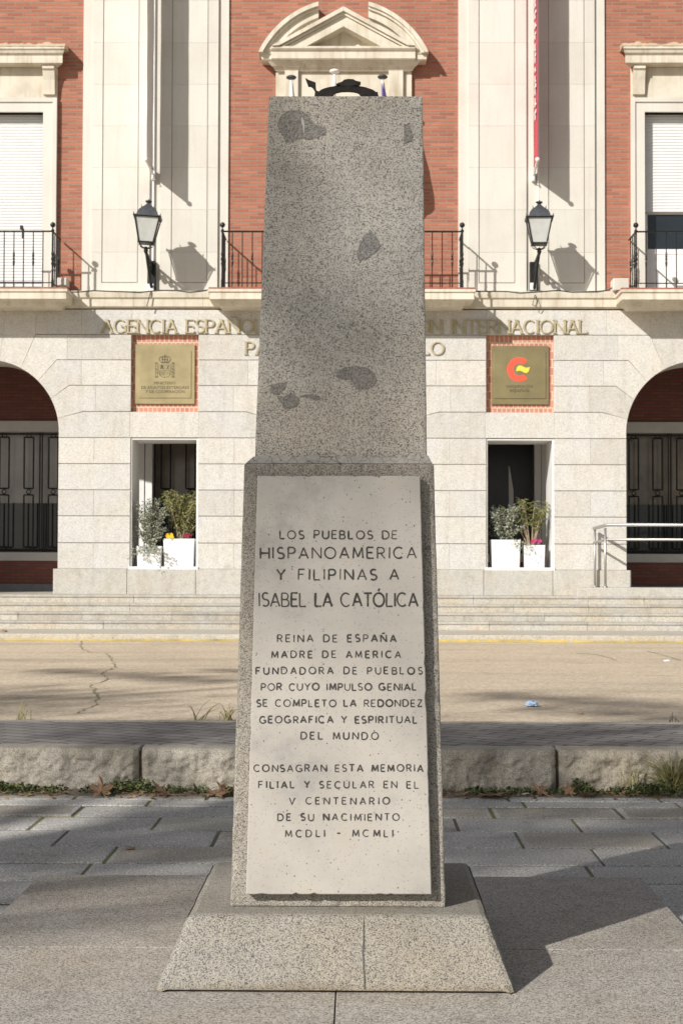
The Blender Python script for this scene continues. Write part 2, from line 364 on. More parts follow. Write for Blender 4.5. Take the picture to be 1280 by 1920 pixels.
M['litter'] = plain('blue_plastic', (0.42,0.58,0.82), 0.4, 0, 0.25, 40)

# ================================================================== GROUND
ZR, ZP, ZS, ZL = 0.25, 0.29, 0.37, 0.979      # road, raised pavement, far sidewalk, landing
YK, YP = 11.40, 13.4                          # kerb face, far edge of the raised pavement
Yf = 32.2                                     # facade plane
bm = bmesh.new(); box(bm, -90, 90, -60, 120, -0.5, -0.03); struct('ground', bm, M['earth'])
bm = bmesh.new(); box(bm, -40, 40, -30, YK + 0.3, -0.025, -0.0075); struct('paving_joints', bm, M['moss'])
# plaza pavers: one sheet of bevelled stones
rows = [11.4, 10.95, 10.68, 10.22, 9.71, 9.15, 8.63, 8.15, 7.6, 7.1, 6.6, 6.1, 5.6, 5.1, 4.6, 4.1, 3.6, 3.1, 2.6, 2.1]
bm = bmesh.new(); tone = bm.loops.layers.color.new('tone')
for i, (yb, ya) in enumerate(zip(rows, rows[1:])):
    x = -9.0 - random.random() * 0.5 - (i % 2) * 0.4
    while x < 9:
        wd = random.choice((0.72, 0.8, 0.88, 1.0))
        dz = random.uniform(-0.004, 0.004); gp = random.uniform(0.005, 0.0095)
        n0 = len(bm.faces)
        x0, x1, y0, y1 = x + gp, x + wd - gp, ya + gp*1.5, yb - gp*1.5
        nx = 5; c = 0.030
        sk = [random.uniform(-.006, .006) for _ in range(4)]
        def ring(ins, z):
            return [bm.verts.new(p) for p in ((x0+ins, y0+ins+sk[0], z), (x1-ins, y0+ins+sk[1], z), (x1-ins, y1-ins+sk[2], z), (x0+ins, y1-ins+sk[3], z))]
        r0, r1, r2, r3 = ring(0, -0.04), ring(0, dz - 0.012), ring(0.005, dz - 0.003), ring(c, dz)
        fs = [bm.faces.new(r3)]
        for a, b in ((r0, r1), (r1, r2), (r2, r3)):
            for k in range(4): fs.append(bm.faces.new((a[k], a[(k+1) % 4], b[(k+1) % 4], b[k])))
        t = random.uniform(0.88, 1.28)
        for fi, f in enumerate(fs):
            k_ = 2.1 if fi > 8 else 1.0                     # edge highlight painted as a dusty pale tone on the arrises
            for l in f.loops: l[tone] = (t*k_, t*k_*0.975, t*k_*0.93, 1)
        x += wd
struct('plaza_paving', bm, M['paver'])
bm = bmesh.new(); box(bm, -40, 40, -30, 2.09, -0.02, 0.0); struct('plaza_ground', bm, M['slab'])

# raised pavement, its rough kerb stones
bm = bmesh.new(); box(bm, -40, 40, YK + 0.26, YP - 0.12, -0.01, ZP); struct('raised_pavement', bm, M['sidewalk'])
bm = bmesh.new(); box(bm, -40, 40, YP - 0.116, YP, -0.01, ZP + 0.003, 0, 0.012); struct('pavement_edging', bm, M['kerb'])
kj = [atY(262, 1440, YK).x, atY(1045, 1440, YK).x]; st = kj[1] - kj[0]
bm = bmesh.new()
for k in range(-5, 6):
    x0 = kj[0] + st * k + 0.012; x1 = x0 + st - 0.024
    nx, nz = 230, 26
    grid = []
    seq = [(0.0 - 0.03, j / nz * (ZP - 0.03) - 0.02) for j in range(nz + 1)]      # face, bottom to top
    prof = [(0, z) for _, z in seq] + [(0.012, ZP - 0.012), (0.04, ZP - 0.002), (0.10, ZP), (0.255, ZP)]
    for i in range(nx + 1):
        u = i / nx; xx = x0 + (x1 - x0) * u; col = []
        for (yy, zz) in prof:
            p = Vector((xx * 6, k * 3.1, zz * 6))
            d = 0.026 * noise.fractal(p, 0.8, 2.1, 5) + 0.011 * noise.ridged_multi_fractal(p * 2.6, 0.9, 2.2, 6, 1.0, 2.0)
            wgt = 1.0 if yy == 0 else (0.5 if yy < 0.03 else 0.1)
            e = min(i, nx - i); ed = 0.03 * max(0, 1 - e / 3.0)
            ledge = 0.02 * (1 - zz / ZP) * 0.8
            col.append(bm.verts.new((xx, YK + yy - 0.012 - ledge + d * wgt + ed * (1 if yy < 0.05 else 0), zz - (0.006 * abs(noise.noise(p * 2)) if yy > 0 else 0))))
        grid.append(col)
    for a, b in zip(grid, grid[1:]):
        for j in range(len(prof) - 1): bm.faces.new((a[j], b[j], b[j+1], a[j+1]))
    for col, sgn in ((grid[0], 1), (grid[-1], -1)):
        back = [bm.verts.new((col[0].co.x, YK + 0.255, z)) for z in (-0.02,)]
        bm.faces.new((col + back) if sgn > 0 else (col + back)[::-1])
struct('kerb', bm, M['kerb'], True)
bm = bmesh.new(); box(bm, -40, 40, YK + 0.06, YK + 0.25, -0.02, ZP - 0.03); struct('kerb_bedding', bm, M['earth'])
# road, far sidewalk, yellow line, steps
bm = bmesh.new(); box(bm, -60, 60, YP + 0.001, 29.2, -0.02, ZR); struct('road', bm, M['road'])
YS = 28.15
bm = bmesh.new(); box(bm, -60, 60, YS, 30.3, -0.02, ZS, 0, 0.015); struct('far_pavement', bm, M['stepgran'])
bm = bmesh.new()
x = -16.0
while x < 16:
    l = random.uniform(0.8, 3.0); box(bm, x, x + l, YS - 0.14, YS - 0.003, ZR + 0.0005, ZR + 0.005); box(bm, x, x + l, YS - 0.006, YS - 0.003, ZR + 0.006, ZR + random.uniform(0.035, 0.05)); x += l + random.choice((0.02, 0.05, 0.2, 0.5))
struct('yellow_line', bm, M['yellowline'])
bm = bmesh.new()
nst = 4; h = (ZL - ZS) / nst; tread = [30.25, 30.6, 30.95, 31.3]
for k in range(nst):
    x = -14 - random.random()
    y0 = tread[k]; z1 = ZS + h * (k + 1)
    while x < 14:
        l = random.uniform(1.0, 2.6)
        ya, yb_, za = y0 + random.uniform(-.006, .006), (tread[k+1] + 0.05 if k < 3 else Yf + 0.2), ZS + h*k - 0.05
        x0, x1 = x + 0.003, x + l - 0.003
        prof = [(ya + 0.03, za), (ya + 0.03, z1 - 0.05), (ya + 0.004, z1 - 0.046), (ya - 0.004, z1 - 0.03), (ya, z1 - 0.012), (ya + 0.016, z1 - 0.001), (yb_, z1), (yb_, za)]
        mould(bm, prof[:2] + [(ya + 0.012, z1 - 0.05), (ya + 0.03, z1 - 0.05)][:0] + [(ya + 0.03, z1 - 0.052), (yb_, z1 - 0.052), (yb_, za)], x0, x1)
        mould(bm, [(ya + 0.03, z1 - 0.051), (ya + 0.018, z1 - 0.05), (ya + 0.012, z1 - 0.04), (ya + 0.014, z1 - 0.018), (ya + 0.03, z1 - 0.001), (yb_ - 0.01, z1), (yb_ - 0.01, z1 - 0.051)], x0, x1, 1)
        x += l
struct('steps', bm, [M['stepgran'], M['stepnose']])
bm = bmesh.new(); box(bm, -15, 15, Yf + 0.21, Yf + 3.6, 0, ZL - 0.002); struct('porch_floor', bm, M['stepgran'])

# cracks in the asphalt
bm = bmesh.new()
def crack(pts, wd):
    P = [atZ(*p, ZR) for p in pts]; q = []
    for a, b in zip(P, P[1:]):
        n = 8
        for i in range(n):
            p = a.lerp(b, i / n); q.append(p + Vector((random.uniform(-.03, .03), random.uniform(-.05, .05), 0)))
    ls = []
    for i, p in enumerate(q):
        ww = wd * random.uniform(0.4, 1.3)
        ls.append((bm.verts.new((p.x - ww, p.y - ww, ZR + 0.004)), bm.verts.new((p.x + ww, p.y + ww, ZR + 0.004))))
    for a, b in zip(ls, ls[1:]): bm.faces.new((a[0], a[1], b[1], b[0]))
crack([(152,1199),(150,1212),(165,1223),(200,1226),(212,1240),(215,1252),(190,1262),(200,1275),(170,1285),(185,1305),(178,1322),(140,1340)], 0.010)
crack([(0,1259),(180,1262),(300,1262),(440,1262)], 0.008)
crack([(820,1265),(1000,1265),(1280,1268)], 0.008)
crack([(1075,1225),(1120,1228),(1160,1240)], 0.012); crack([(1215,1222),(1245,1230),(1280,1240)], 0.012)
struct('road_cracks', bm, plain('crack', (0.30,0.26,0.16), 0.95, 0, 0.4, 4))

# ================================================================== MONUMENT
SLZ = 0.06
SLx0, SLx1 = atZ(75, 1642, SLZ).x, atZ(1203, 1648, SLZ).x
SLy1 = atZ(640, 1643, SLZ).y; SLyj = atZ(640, 1779, SLZ).y
xj = atZ(628, 1890, SLZ).x
mon = thing('monument', 'tall tapering speckled granite pedestal with an inscribed pale stone plaque', 'monument', (atZ(633, 1740, SLZ).x, 6.43, SLZ))
def slab_piece(x0, x1, y0, y1):
    bm = bmesh.new(); box(bm, x0, x1, y0, y1, -0.03, SLZ, 0, 0.0015); return bm
pf = thing('stone_platform', 'low flat granite slab platform under the tall pedestal', 'platform', (0, 6.4, 0))
for a in ((SLx0, SLx1, SLyj + 0.004, SLy1), (SLx0, xj - 0.0025, 4.2, SLyj - 0.004), (xj + 0.0025, SLx1, 4.2, SLyj - 0.004)):
    local(obj('slab', slab_piece(*a), M['slab']), pf)

bm = bmesh.new(); box(bm, SLx0 + 0.02, SLx1 - 0.02, 4.25, SLy1 - 0.02, -0.03, SLZ - 0.02); local(obj('bedding', bm, M['dark_joint']), pf)
def tapered(corners_b, corners_t, mat, name, seg=26, bev=0.007, jit=0.0015, chip=0.004, extra=None):
    """corners: four xyz each (front-left, front-right, back-right, back-left)"""
    bm = bmesh.new()
    vb = [bm.verts.new(p) for p in corners_b]; vt = [bm.verts.new(p) for p in corners_t]
    fs = [bm.faces.new(vb[::-1]), bm.faces.new(vt)]
    for k in range(4): fs.append(bm.faces.new((vb[k], vb[(k+1) % 4], vt[(k+1) % 4], vt[k])))
    bmesh.ops.recalc_face_normals(bm, faces=bm.faces)
    bmesh.ops.subdivide_edges(bm, edges=bm.edges[:], cuts=seg, use_grid_fill=True)
    sharp = [e for e in bm.edges if len(e.link_faces) == 2 and e.calc_face_angle(0) > 0.25]
    bmesh.ops.bevel(bm, geom=sharp, offset=bev, segments=2, affect='EDGES', profile=0.5)
    ctr = sum((Vector(p) for p in list(corners_b) + list(corners_t)), Vector()) / 8
    for v in bm.verts:
        n = noise.fractal(v.co * 9, 1.0, 2.0, 4)
        edge = any(abs(e.calc_face_angle(0)) > 0.12 for e in v.link_edges if len(e.link_faces) == 2)
        k = jit * n
        if edge: k -= chip * max(0, noise.noise(v.co * 23) - 0.05) * 2
        v.co += (Vector((v.co.x - ctr.x, v.co.y - ctr.y, 0))).normalized() * k
    return local(obj(name, bm, mat), mon)
YC = 6.43
def level(pl, pr, py, half):                 # a square section whose front edge is seen at (pl..pr, py)
    Yfr = YC - half
    a = atY(pl, py, Yfr); b = atY(pr, py, Yfr); z = (a.z + b.z) / 2
    cx = (a.x + b.x) / 2
    return [Vector((cx-half, Yfr, z)), Vector((cx+half, Yfr, z)), Vector((cx+half, YC+half, z)), Vector((cx-half, YC+half, z))]
def lvl_auto(pl, pr, py): return level(pl, pr, py, (pr-pl)*YC/(F+(pr-pl)/2)/2)
B0 = lvl_auto(292, 965, 1857); B1 = lvl_auto(355, 912, 1717)
for p in B0: p.z = SLZ + 0.002
ZB = B1[0].z
Bm = [a.lerp(b, 0.12) for a, b in zip(B0, B1)]
tapered(B0, B1, M['ped_base'], 'base_block', 30, 0.022, 0.002, 0.002)
L0 = lvl_auto(433, 834, 1701); L1 = lvl_auto(457.5, 813.5, 869)
for p in L0: p.z = ZB + 0.001
lower = tapered(L0, L1, M['ped_lo'], 'lower_block', 40, 0.006, 0.001, 0.006)
U0 = lvl_auto(477, 800.5, 858.5); U1 = lvl_auto(503, 793.5, 179)
zc = U0[0].z
tapered(U0, U1, M['ped_up'], 'upper_block', 40, 0.006, 0.0012, 0.004)
# mortar weathering between the two blocks
bm = bmesh.new()
a = [p + Vector((0, 0, 0.0015)) for p in L1]
for k in range(4):
    c0 = (a[0]+a[2])/2
a = [c0 + (p - c0) * 0.985 for p in a]
b = [p + Vector((0, 0, 0.006)) for p in U0]; c1 = (b[0]+b[2])/2; b = [c1 + (p - c1) * 1.012 for p in b]
for p in a: p.z = L1[0].z + 0.001
n = 40
for k in range(4):
    pr = None
    for i in range(n + 1):
        p, q = a[k].lerp(a[(k+1) % 4], i/n), b[k].lerp(b[(k+1) % 4], i/n)
        q = q + Vector((0, 0, random.uniform(-.004, .006)))
        v = (bm.verts.new(p), bm.verts.new(q))
        if pr: bm.faces.new((pr[0], v[0], v[1], pr[1]))
        pr = v
def mortar_crack():
    m, N, L, b_ = new_mat('mortar_cracked', 0.9); v = coords(N, L)
    vo = N.new('ShaderNodeTexVoronoi'); vo.feature = 'DISTANCE_TO_EDGE'; vo.inputs['Scale'].default_value = 27; L.new(v, vo.inputs['Vector'])
    nn = noise_n(N, L, v, 60, 3)
    c = mix(N, L, (0.46,0.43,0.375,1), g(0.6), nn, 'MULTIPLY')
    c = mix(N, L, c, (0.10,0.09,0.08,1), ramp(N, L, vo.outputs['Distance'], [(0.012, g(0.8)), (0.03, g(0))]))
    L.new(c, b_.inputs['Base Color']); return m
local(obj('mortar_joint', bm, mortar_crack()), mon)

# darker spalled patches on the upper block face
un = (U0[1]-U0[0]).cross(U1[0]-U0[0]).normalized()
if un.y > 0: un = -un
def face_poly(name, pts, p0, n, off, thick, mat, parent, rough=2.2, sub=5):
    q = []
    for i in range(len(pts)):
        a, b = Vector(pts[i]), Vector(pts[(i+1) % len(pts)])
        for k in range(sub):
            p = a.lerp(b, k/sub); q.append(p + Vector((random.uniform(-rough, rough), random.uniform(-rough, rough))))
    bm = bmesh.new()
    f = [bm.verts.new(atP(p.x, p.y, p0, n) + n*off) for p in q]
    bk = [bm.verts.new(v.co - n*thick) for v in f]
    bm.faces.new(f); k = len(f)
    for i in range(k): bm.faces.new((f[i], bk[i], bk[(i+1) % k], f[(i+1) % k]))
    o = obj(name, bm, mat)
    return local(o, parent)
pats = [[(523,222),(536,208),(560,205),(577,214),(585,228),(594,234),(611,238),(611,252),(596,257),(580,262),(560,258),(537,268),(527,250),(520,238)],
        [(757,233),(766,232),(771,246),(774,252),(771,264),(757,268),(757,250)],
        [(683,440),(696,433),(706,446),(713,460),(706,472),(695,478),(686,487),(670,488),(669,470),(674,456)],
        [(630,700),(645,688),(668,686),(690,690),(704,703),(706,715),(698,726),(684,731),(668,730),(662,720),(658,712),(640,712),(630,708)],
        [(507,722),(520,718),(538,716),(534,728),(526,736),(518,742),(505,734)],
        [(518,743.5),(532,743.5),(545,737),(558,744),(562,752),(555,762),(533,768),(528,758)],
        [(561,744),(572,740),(585,738),(598,743),(606,748),(592,751),(577,746)]]
for p in pats: face_poly('spalled_patch', p, U0[0], un, 0.0022, 0.006, M['patch'], mon, 0.9, 6)
face_poly('lime_streak', [(565,221),(567,219),(570,228),(571,238),(569,250),(567,236)], U0[0], un, 0.0030, 0.006, M['mortar'], mon, 0.8, 4)
# hairline crack in the base block
bn = (B0[1]-B0[0]).cross(B1[0]-B0[0]).normalized(); bn = -bn if bn.y > 0 else bn
face_poly('crack', [(681,1722),(682.6,1750),(680.5,1790),(684,1830),(684.5,1856),(682,1856),(681.5,1830),(678.5,1790),(680.5,1750)], B0[0], bn, 0.0032, 0.006, M['dark_joint'], mon, 0.5, 5)

# the plaque: a slab 5 cm proud of the lower block
ln = (L0[1]-L0[0]).cross(L1[0]-L0[0]).normalized(); ln = -ln if ln.y > 0 else ln
PT = 0.046
pp = L0[0] + ln * PT
cor = [atP(*c, pp, ln) for c in ((461,1678),(809,1678),(787.5,892),(482.5,892))]
bm = bmesh.new(); edge = []
for i in range(4):
    a, b = cor[i], cor[(i+1) % 4]; k = 60
    for j in range(k):
        p = a.lerp(b, j/k); c = (cor[0]+cor[2])/2
        p = p + (c - p).normalized() * max(0, noise.noise(p*40) - 0.25) * 0.012
        edge.append(p)
def inset(p, d): c = (cor[0]+cor[2])/2; q = p - c; return c + Vector((q.x*(1-d/0.33), q.y*(1-d/0.75), q.z*(1-d/0.75)))
f0 = [bm.verts.new(inset(p, 0.003)) for p in edge]; f1 = [bm.verts.new(p - ln*0.003) for p in edge]; f2 = [bm.verts.new(p - ln*(PT-0.012)) for p in edge]
bm.faces.new(f0); k = len(edge)
for a, b in ((f0, f1), (f1, f2)):
    for i in range(k): bm.faces.new((a[i], b[i], b[(i+1) % k], a[(i+1) % k]))
bm.faces.new(f2[::-1])
plq = local(obj('plaque', bm, M['plaque']), mon)

# ---- stroke alphabet (unit cap height)
def arc(cx, cy, rx, ry, a0, a1, n=14):
    return [(cx + rx*math.cos(R(a0+(a1-a0)*i/n)), cy + ry*math.sin(R(a0+(a1-a0)*i/n))) for i in range(n+1)]
G = {
 'A': (0.82, [[(0,0),(.41,1)], [(.41,1),(.82,0)], [(.16,.33),(.66,.33)]]),
 'B': (0.66, [[(0,0),(0,1)], [(0,1)]+arc(.34,.76,.24,.24,90,-90,10)+[(0,.52)], [(0,.52)]+arc(.38,.26,.27,.26,90,-90,10)+[(0,0)]]),
 'C': (0.86, [arc(.46,.5,.46,.5,48,312,22)]),
 'D': (0.80, [[(0,0),(0,1)], [(0,1)]+arc(.32,.5,.48,.5,90,-90,16)+[(0,0)]]),
 'E': (0.60, [[(0,0),(0,1)], [(0,1),(.58,1)], [(0,.52),(.50,.52)], [(0,0),(.60,0)]]),
 'F': (0.58, [[(0,0),(0,1)], [(0,1),(.58,1)], [(0,.52),(.48,.52)]]),
 'G': (0.90, [arc(.46,.5,.46,.5,48,330,22), [(.88,.05),(.88,.44)], [(.55,.44),(.88,.44)]]),
 'H': (0.78, [[(0,0),(0,1)], [(.78,0),(.78,1)], [(0,.5),(.78,.5)]]),
 'I': (0.06, [[(.03,0),(.03,1)]]),
 'L': (0.56, [[(0,0),(0,1)], [(0,0),(.56,0)]]),
 'M': (0.94, [[(0.02,0),(.10,1)], [(.10,1),(.47,.12)], [(.47,.12),(.84,1)], [(.84,1),(.92,0)]]),
 'N': (0.80, [[(0,0),(0,1)], [(0,1),(.80,0)], [(.80,0),(.80,1)]]),
 'O': (0.98, [arc(.49,.5,.49,.5,90,450,28)]),
 'P': (0.62, [[(0,0),(0,1)], [(0,1)]+arc(.34,.73,.28,.27,90,-90,12)+[(0,.46)]]),
 'R': (0.68, [[(0,0),(0,1)], [(0,1)]+arc(.34,.74,.28,.26,90,-90,12)+[(0,.48)], [(.28,.48),(.68,0)]]),
 'S': (0.60, [arc(.30,.745,.27,.255,40,270,14)+arc(.30,.25,.30,.25,90,-140,16)[1:]]),
 'T': (0.72, [[(.36,0),(.36,1)], [(0,1),(.72,1)]]),
 'U': (0.76, [[(0,1),(0,.36)]+arc(.38,.36,.38,.36,180,360,14)+[(.76,1)]]),
 'V': (0.80, [[(0,1),(.40,0)], [(.40,0),(.80,1)]]),
 'Y': (0.78, [[(0,1),(.39,.48)], [(.78,1),(.39,.48)], [(.39,.48),(.39,0)]]),
 'Z': (0.66, [[(0.02,1),(.66,1)], [(.66,1),(0,0)], [(0,0),(.66,0)]]),
 '.': (0.06, [[(.0,.0),(.05,.1)]]), '-': (0.62, [[(.08,.5),(.56,.5)]]), ' ': (0.45, []),
}
G['Ó'] = (G['O'][0], G['O'][1] + [[(.44,1.14),(.58,1.34)]])
G['Ñ'] = (G['N'][0], G['N'][1] + [[(.18,1.22),(.62,1.24)]])
def ribbon(bm, pts, wf, put, h0, h1, closed=False):
    """pts in page space, put(u, v, h) -> world; wf(direction) -> half width"""
    n = len(pts); P = [Vector(p) for p in pts]; lr = []
    for i, p in enumerate(P):
        d = (P[min(i+1, n-1)] - P[max(i-1, 0)])
        if closed and i in (0, n-1): d = P[1] - P[-2]
        if d.length < 1e-6: continue
        d.normalize(); nn = Vector((-d.y, d.x)); hw = wf(d, i / max(1, n-1))
        lr.append((p + nn*hw, p - nn*hw))
    vs = [[bm.verts.new(put(q.x, q.y, h)) for q in (l, r) for h in (h1, h0)] for l, r in lr]
    for a, b in zip(vs, vs[1:]):
        bm.faces.new((a[0], a[2], b[2], b[0])); bm.faces.new((a[0], b[0], b[1], a[1])); bm.faces.new((a[2], a[3], b[3], b[2]))
    for e in (vs[0], vs[-1]): bm.faces.new((e[0], e[1], e[3], e[2]))
def layout(text, x0, x1, cap, gap):
    wds = [G[c][0]*cap for c in text]; tot = sum(wds); ng = len(text) - 1
    k = 1.0; sp = ((x1 - x0) - tot) / ng
    if sp < gap * cap: k = ((x1 - x0) - ng*gap*cap) / tot; sp = gap*cap
    out = []; x = x0
    for c, wd in zip(text, wds): out.append((c, x, k)); x += wd*k + sp
    return out
lines = [('LOS PUEBLOS DE',525,744,995,1010),('HISPANOAMERICA',488,780,1026.5,1047),('Y FILIPINAS A',519,747,1067.5,1087),('ISABEL LA CATÓLICA',486,783,1112,1137),
 ('REINA DE ESPAÑA',520,742,1190.5,1203.5),('MADRE DE AMERICA',509,751,1221,1233.5),('FUNDADORA DE PUEBLOS',480,791,1251.5,1264),('POR CUYO IMPULSO GENIAL',490,780,1282,1294.5),
 ('SE COMPLETO LA REDONDEZ',481,791,1312.5,1325),('GEOGRAFICA Y ESPIRITUAL',487,781,1343.5,1356),('DEL MUNDO',564,709,1373.5,1386.5),('CONSAGRAN ESTA MEMORIA',476,793,1434.5,1447),
 ('FILIAL Y SECULAR EN EL',485,784,1465.5,1478),('V CENTENARIO',542,730,1496,1508.5),('DE SU NACIMIENTO.',521,756,1526.5,1539),('MCDLI - MCMLI',535,736,1557,1569.5)]
bm = bmesh.new(); cnt = 0
rnd = random.Random(3)
for text, x0, x1, yt, yb in lines:
    cap = yb - yt
    for c, x, k in layout(text, x0, x1, cap, 0.16):
        jx, jy, sl = rnd.uniform(-.4, .4), rnd.uniform(-.5, .5), rnd.uniform(-.03, .03)
        bold = rnd.uniform(0.8, 1.2)
        for stv in G[c][1]:
            cnt += 1; ho = 0.0006 + 0.00004 * (cnt % 9)
            pts = [(x + jx + u*cap*k + sl*v*cap, yb + jy - v*cap) for u, v in stv]
            if len(pts) == 2: pts = [tuple(Vector(pts[0]).lerp(Vector(pts[1]), t/6)) for t in range(7)]
            ph = rnd.random() * 9
            base = (1.65 if cap < 18 else 1.8 if cap < 22 else 2.2)
            ribbon(bm, pts, lambda d, t: base*bold*(0.78 + 0.35*noise.noise(Vector((t*2.3, ph, cnt)))), lambda u, v, h: atP(u, v, pp, ln) + ln*h, -0.002, ho, closed=(c in 'OÓ' and len(stv) > 20))
ins = local(obj('inscription', bm, M['ink']), mon); ins.parent = plq; ins.matrix_parent_inverse = Matrix.Identity(4)
plq_off = mon.location.copy()

# dark metal arch left on the top
top_z = U1[0].z
def emb():
    Y0 = U1[0].y + 0.012
    pt = lambda px, py, dy=0: (lambda v: Vector((v.x, v.y + dy, v.z)))(atY(px, py, Y0))
    root = thing('bronze_fragment', 'dark broken metal arch with a hooked arm standing on the pedestal top', 'metal fragment', (atY(650, 176, Y0).x, Y0, top_z))
    outer = []; inner = []
    for i in range(25):
        t = i/24; a = math.pi*(1-t); x = 650 + 60*math.cos(a)
        outer.append((x + 0.6*noise.noise(Vector((i*.9,0,0))), 181 - 24*math.sin(a)**0.85 + 1.2*noise.noise(Vector((i*.7,1,0)))))
        inner.append((650 + 25*math.cos(a), 180 - 10*math.sin(a)**0.6 + 1.0*noise.noise(Vector((i*1.3,2,0)))))
    bm = bmesh.new()
    V = []
    for o_, i_ in zip(outer, inner):
        V.append([bm.verts.new(pt(*o_, 0.012)), bm.verts.new(pt(o_[0], o_[1]+4, 0)), bm.verts.new(pt(*i_, 0.003)), bm.verts.new(pt(*i_, 0.016)), bm.verts.new(pt(*o_, 0.020))])
    for a, b in zip(V, V[1:]):
        for k in range(5): bm.faces.new((a[k], b[k], b[(k+1)%5], a[(k+1)%5]))
    bm.faces.new(V[0]); bm.faces.new(V[-1][::-1])
    local(obj('arch', bm, M['bronze']), root)
    def slabp(name, poly, d0, d1):
        bm = bmesh.new(); f = [bm.verts.new(pt(*p, d0)) for p in poly]; b = [bm.verts.new(pt(*p, d1)) for p in poly]
        bm.faces.new(f); bm.faces.new(b[::-1]); n = len(f)
        for i in range(n): bm.faces.new((f[i], b[i], b[(i+1)%n], f[(i+1)%n]))
        local(obj(name, bm, M['bronze']), root)
    slabp('hooked_arm', [(572.5,144.5),(578,148),(585,150.5),(591.5,153),(592,162),(593,168),(600,171),(604,182),(589,182),(590,172),(590,167),(586,161),(582,158),(578,158.5),(576,154)], 0.005, 0.03)
    slabp('crest', [(630,156),(641,152),(645,148.5),(652,147),(662,147.5),(667,150.5),(676,152.5),(671,156),(668,159),(655,160.5),(640,160)], 0.0, 0.04)
    slabp('arch_foot', [(696,176),(700,172),(708,172),(709,182),(690,182)], -0.004, 0.04)
emb()

# ================================================================== BUILDING
Xl = lambda px, Y=Yf: atY(px, 800, Y).x
Zl = lambda py, Y=Yf: atY(210, py, Y).z
S = F / Yf
xc = Xl(641.8); bay = 668.0 / S               # bay spacing
bld = thing('government_building', 'red brick and pale stone institutional building with an arcaded granite ground floor', 'building', (xc, Yf, ZL))
def part(name, bm, mats, parent=None, smooth=False):
    o = obj(name, bm, mats, None, smooth); local(o, bld)
    if parent:
        o.parent = parent; o.matrix_parent_inverse = Matrix.Identity(4)
    return o
wx = lambda px: xc + (px - 641.8) / S
zz = lambda py: Zl(py)
acx, acy, ar = -27.0, 810.0, 135.0
def arcpts(a0, a1, n=8):
    return [(acx + ar*math.cos(R(a0+(a1-a0)*i/n)), acy - ar*math.sin(R(a0+(a1-a0)*i/n))) for i in range(n+1)]
def ang(x, y): return math.degrees(math.atan2(acy - y, x - acx))
aA, aB, aC, aD = ang(-5, 677), ang(36, 690), ang(69, 713), ang(94, 747)
aE = ang(108, 784)
half = []   # left half of a pier: (row polygon, [block polygons])
def P_(*pts): return list(pts)
half.append([P_((7,579),(63,579),(63,626.5),(36,687), *arcpts(aB, aA)[0:], (-5,677))])
half[-1][0] = [(7,579),(63,579),(63,626.5)] + arcpts(aB, aA)
half.append([[(63,626.5),(123,626.5),(123,674),(103,674)] + arcpts(aC, aB)])
half.append([[(123,626.5),(243.5,626.5),(243.5,674),(123,674)]])
half.append([[(103,674),(150,674),(150,722),(127,722)] + arcpts(aD, aC)])
half.append([[(150,674),(243.5,674),(243.5,722),(150,722)]])
half.append([[(127,722),(177,722),(177,771),(154,771)] + arcpts(aE, aD)])
half.append([[(177,722),(243.5,722),(243.5,771),(177,771)]])
half.append([[(154,771),(242.5,771),(242.5,820),(108,820)] + arcpts(0, aE)])
for k, (a, b) in enumerate([(820,869),(869,918),(918,967),(967,1017.5),(1017.5,1066.5)]):
    if k % 2 == 0:
        half.append([[(108,a),(175,a),(175,b),(108,b)]]); half.append([[(175,a),(243.5,a),(243.5,b),(175,b)]])
    else: half.append([[(108,a),(243.5,a),(243.5,b),(108,b)]])
polys = [h[0] for h in half]
polys_all = []
for p in polys:
    polys_all.append(p); polys_all.append([(614 - x, y) for x, y in p])
polys_all.append([(242.5,771),(371.5,771),(371.5,820),(242.5,820)])
for a, b in ((63,150),(150,245),(245,371),(371,470),(470,551)): polys_all.append([(a,579),(b,579),(b,626.5),(a,626.5)])
key = [(acx-34,579),(acx+34,579)] + arcpts(aA, 180-aA)
bmw = bmesh.new()
def dedupe(q):
    out = []
    for p in q:
        if not out or (Vector(p) - Vector(out[-1])).length > 0.006: out.append(p)
    if (Vector(out[0]) - Vector(out[-1])).length < 0.006: out.pop()
    return out
def put_block(poly, dx):
    q = dedupe([(wx(x) + dx, zz(y)) for x, y in poly])
    hg = 0.009
    zs = [p[1] for p in q]
    # wide groove along the bed joints, hairline at the uprights
    r = [(x, z - (hg if abs(z - max(zs)) < 0.01 else 0) ) for x, z in q]
    prism(bmw, shrink(r, 0.0005), Yf + 0.0045, Yf + 0.16, 1)
    prism(bmw, shrink(r, 0.0018), Yf, Yf + 0.15, 0, 0.004)
for k in (-1, 0, 1, 2):
    for p in polys_all: put_block(p, bay * k)
for k in (-1, 0, 1, 2, 3): put_block(key, bay * k)
wall = part('stone_wall', bmw, [M['wallgran'], M['joint']])
# plinth course
for k in (-1, 0, 1, 2):
    bm = bmesh.new()
    for a, b in ((100,239),(239,368),(368,514)):
        q = [(wx(a)+bay*k, zz(1066.5)), (wx(b)+bay*k, zz(1066.5)), (wx(b)+bay*k, ZL - 0.01), (wx(a)+bay*k, ZL - 0.01)]
        prism(bm, shrink(q, 0.003), Yf - 0.035, Yf + 0.9, 0, 0.008)
    part('plinth', bm, M['plinthgran'])
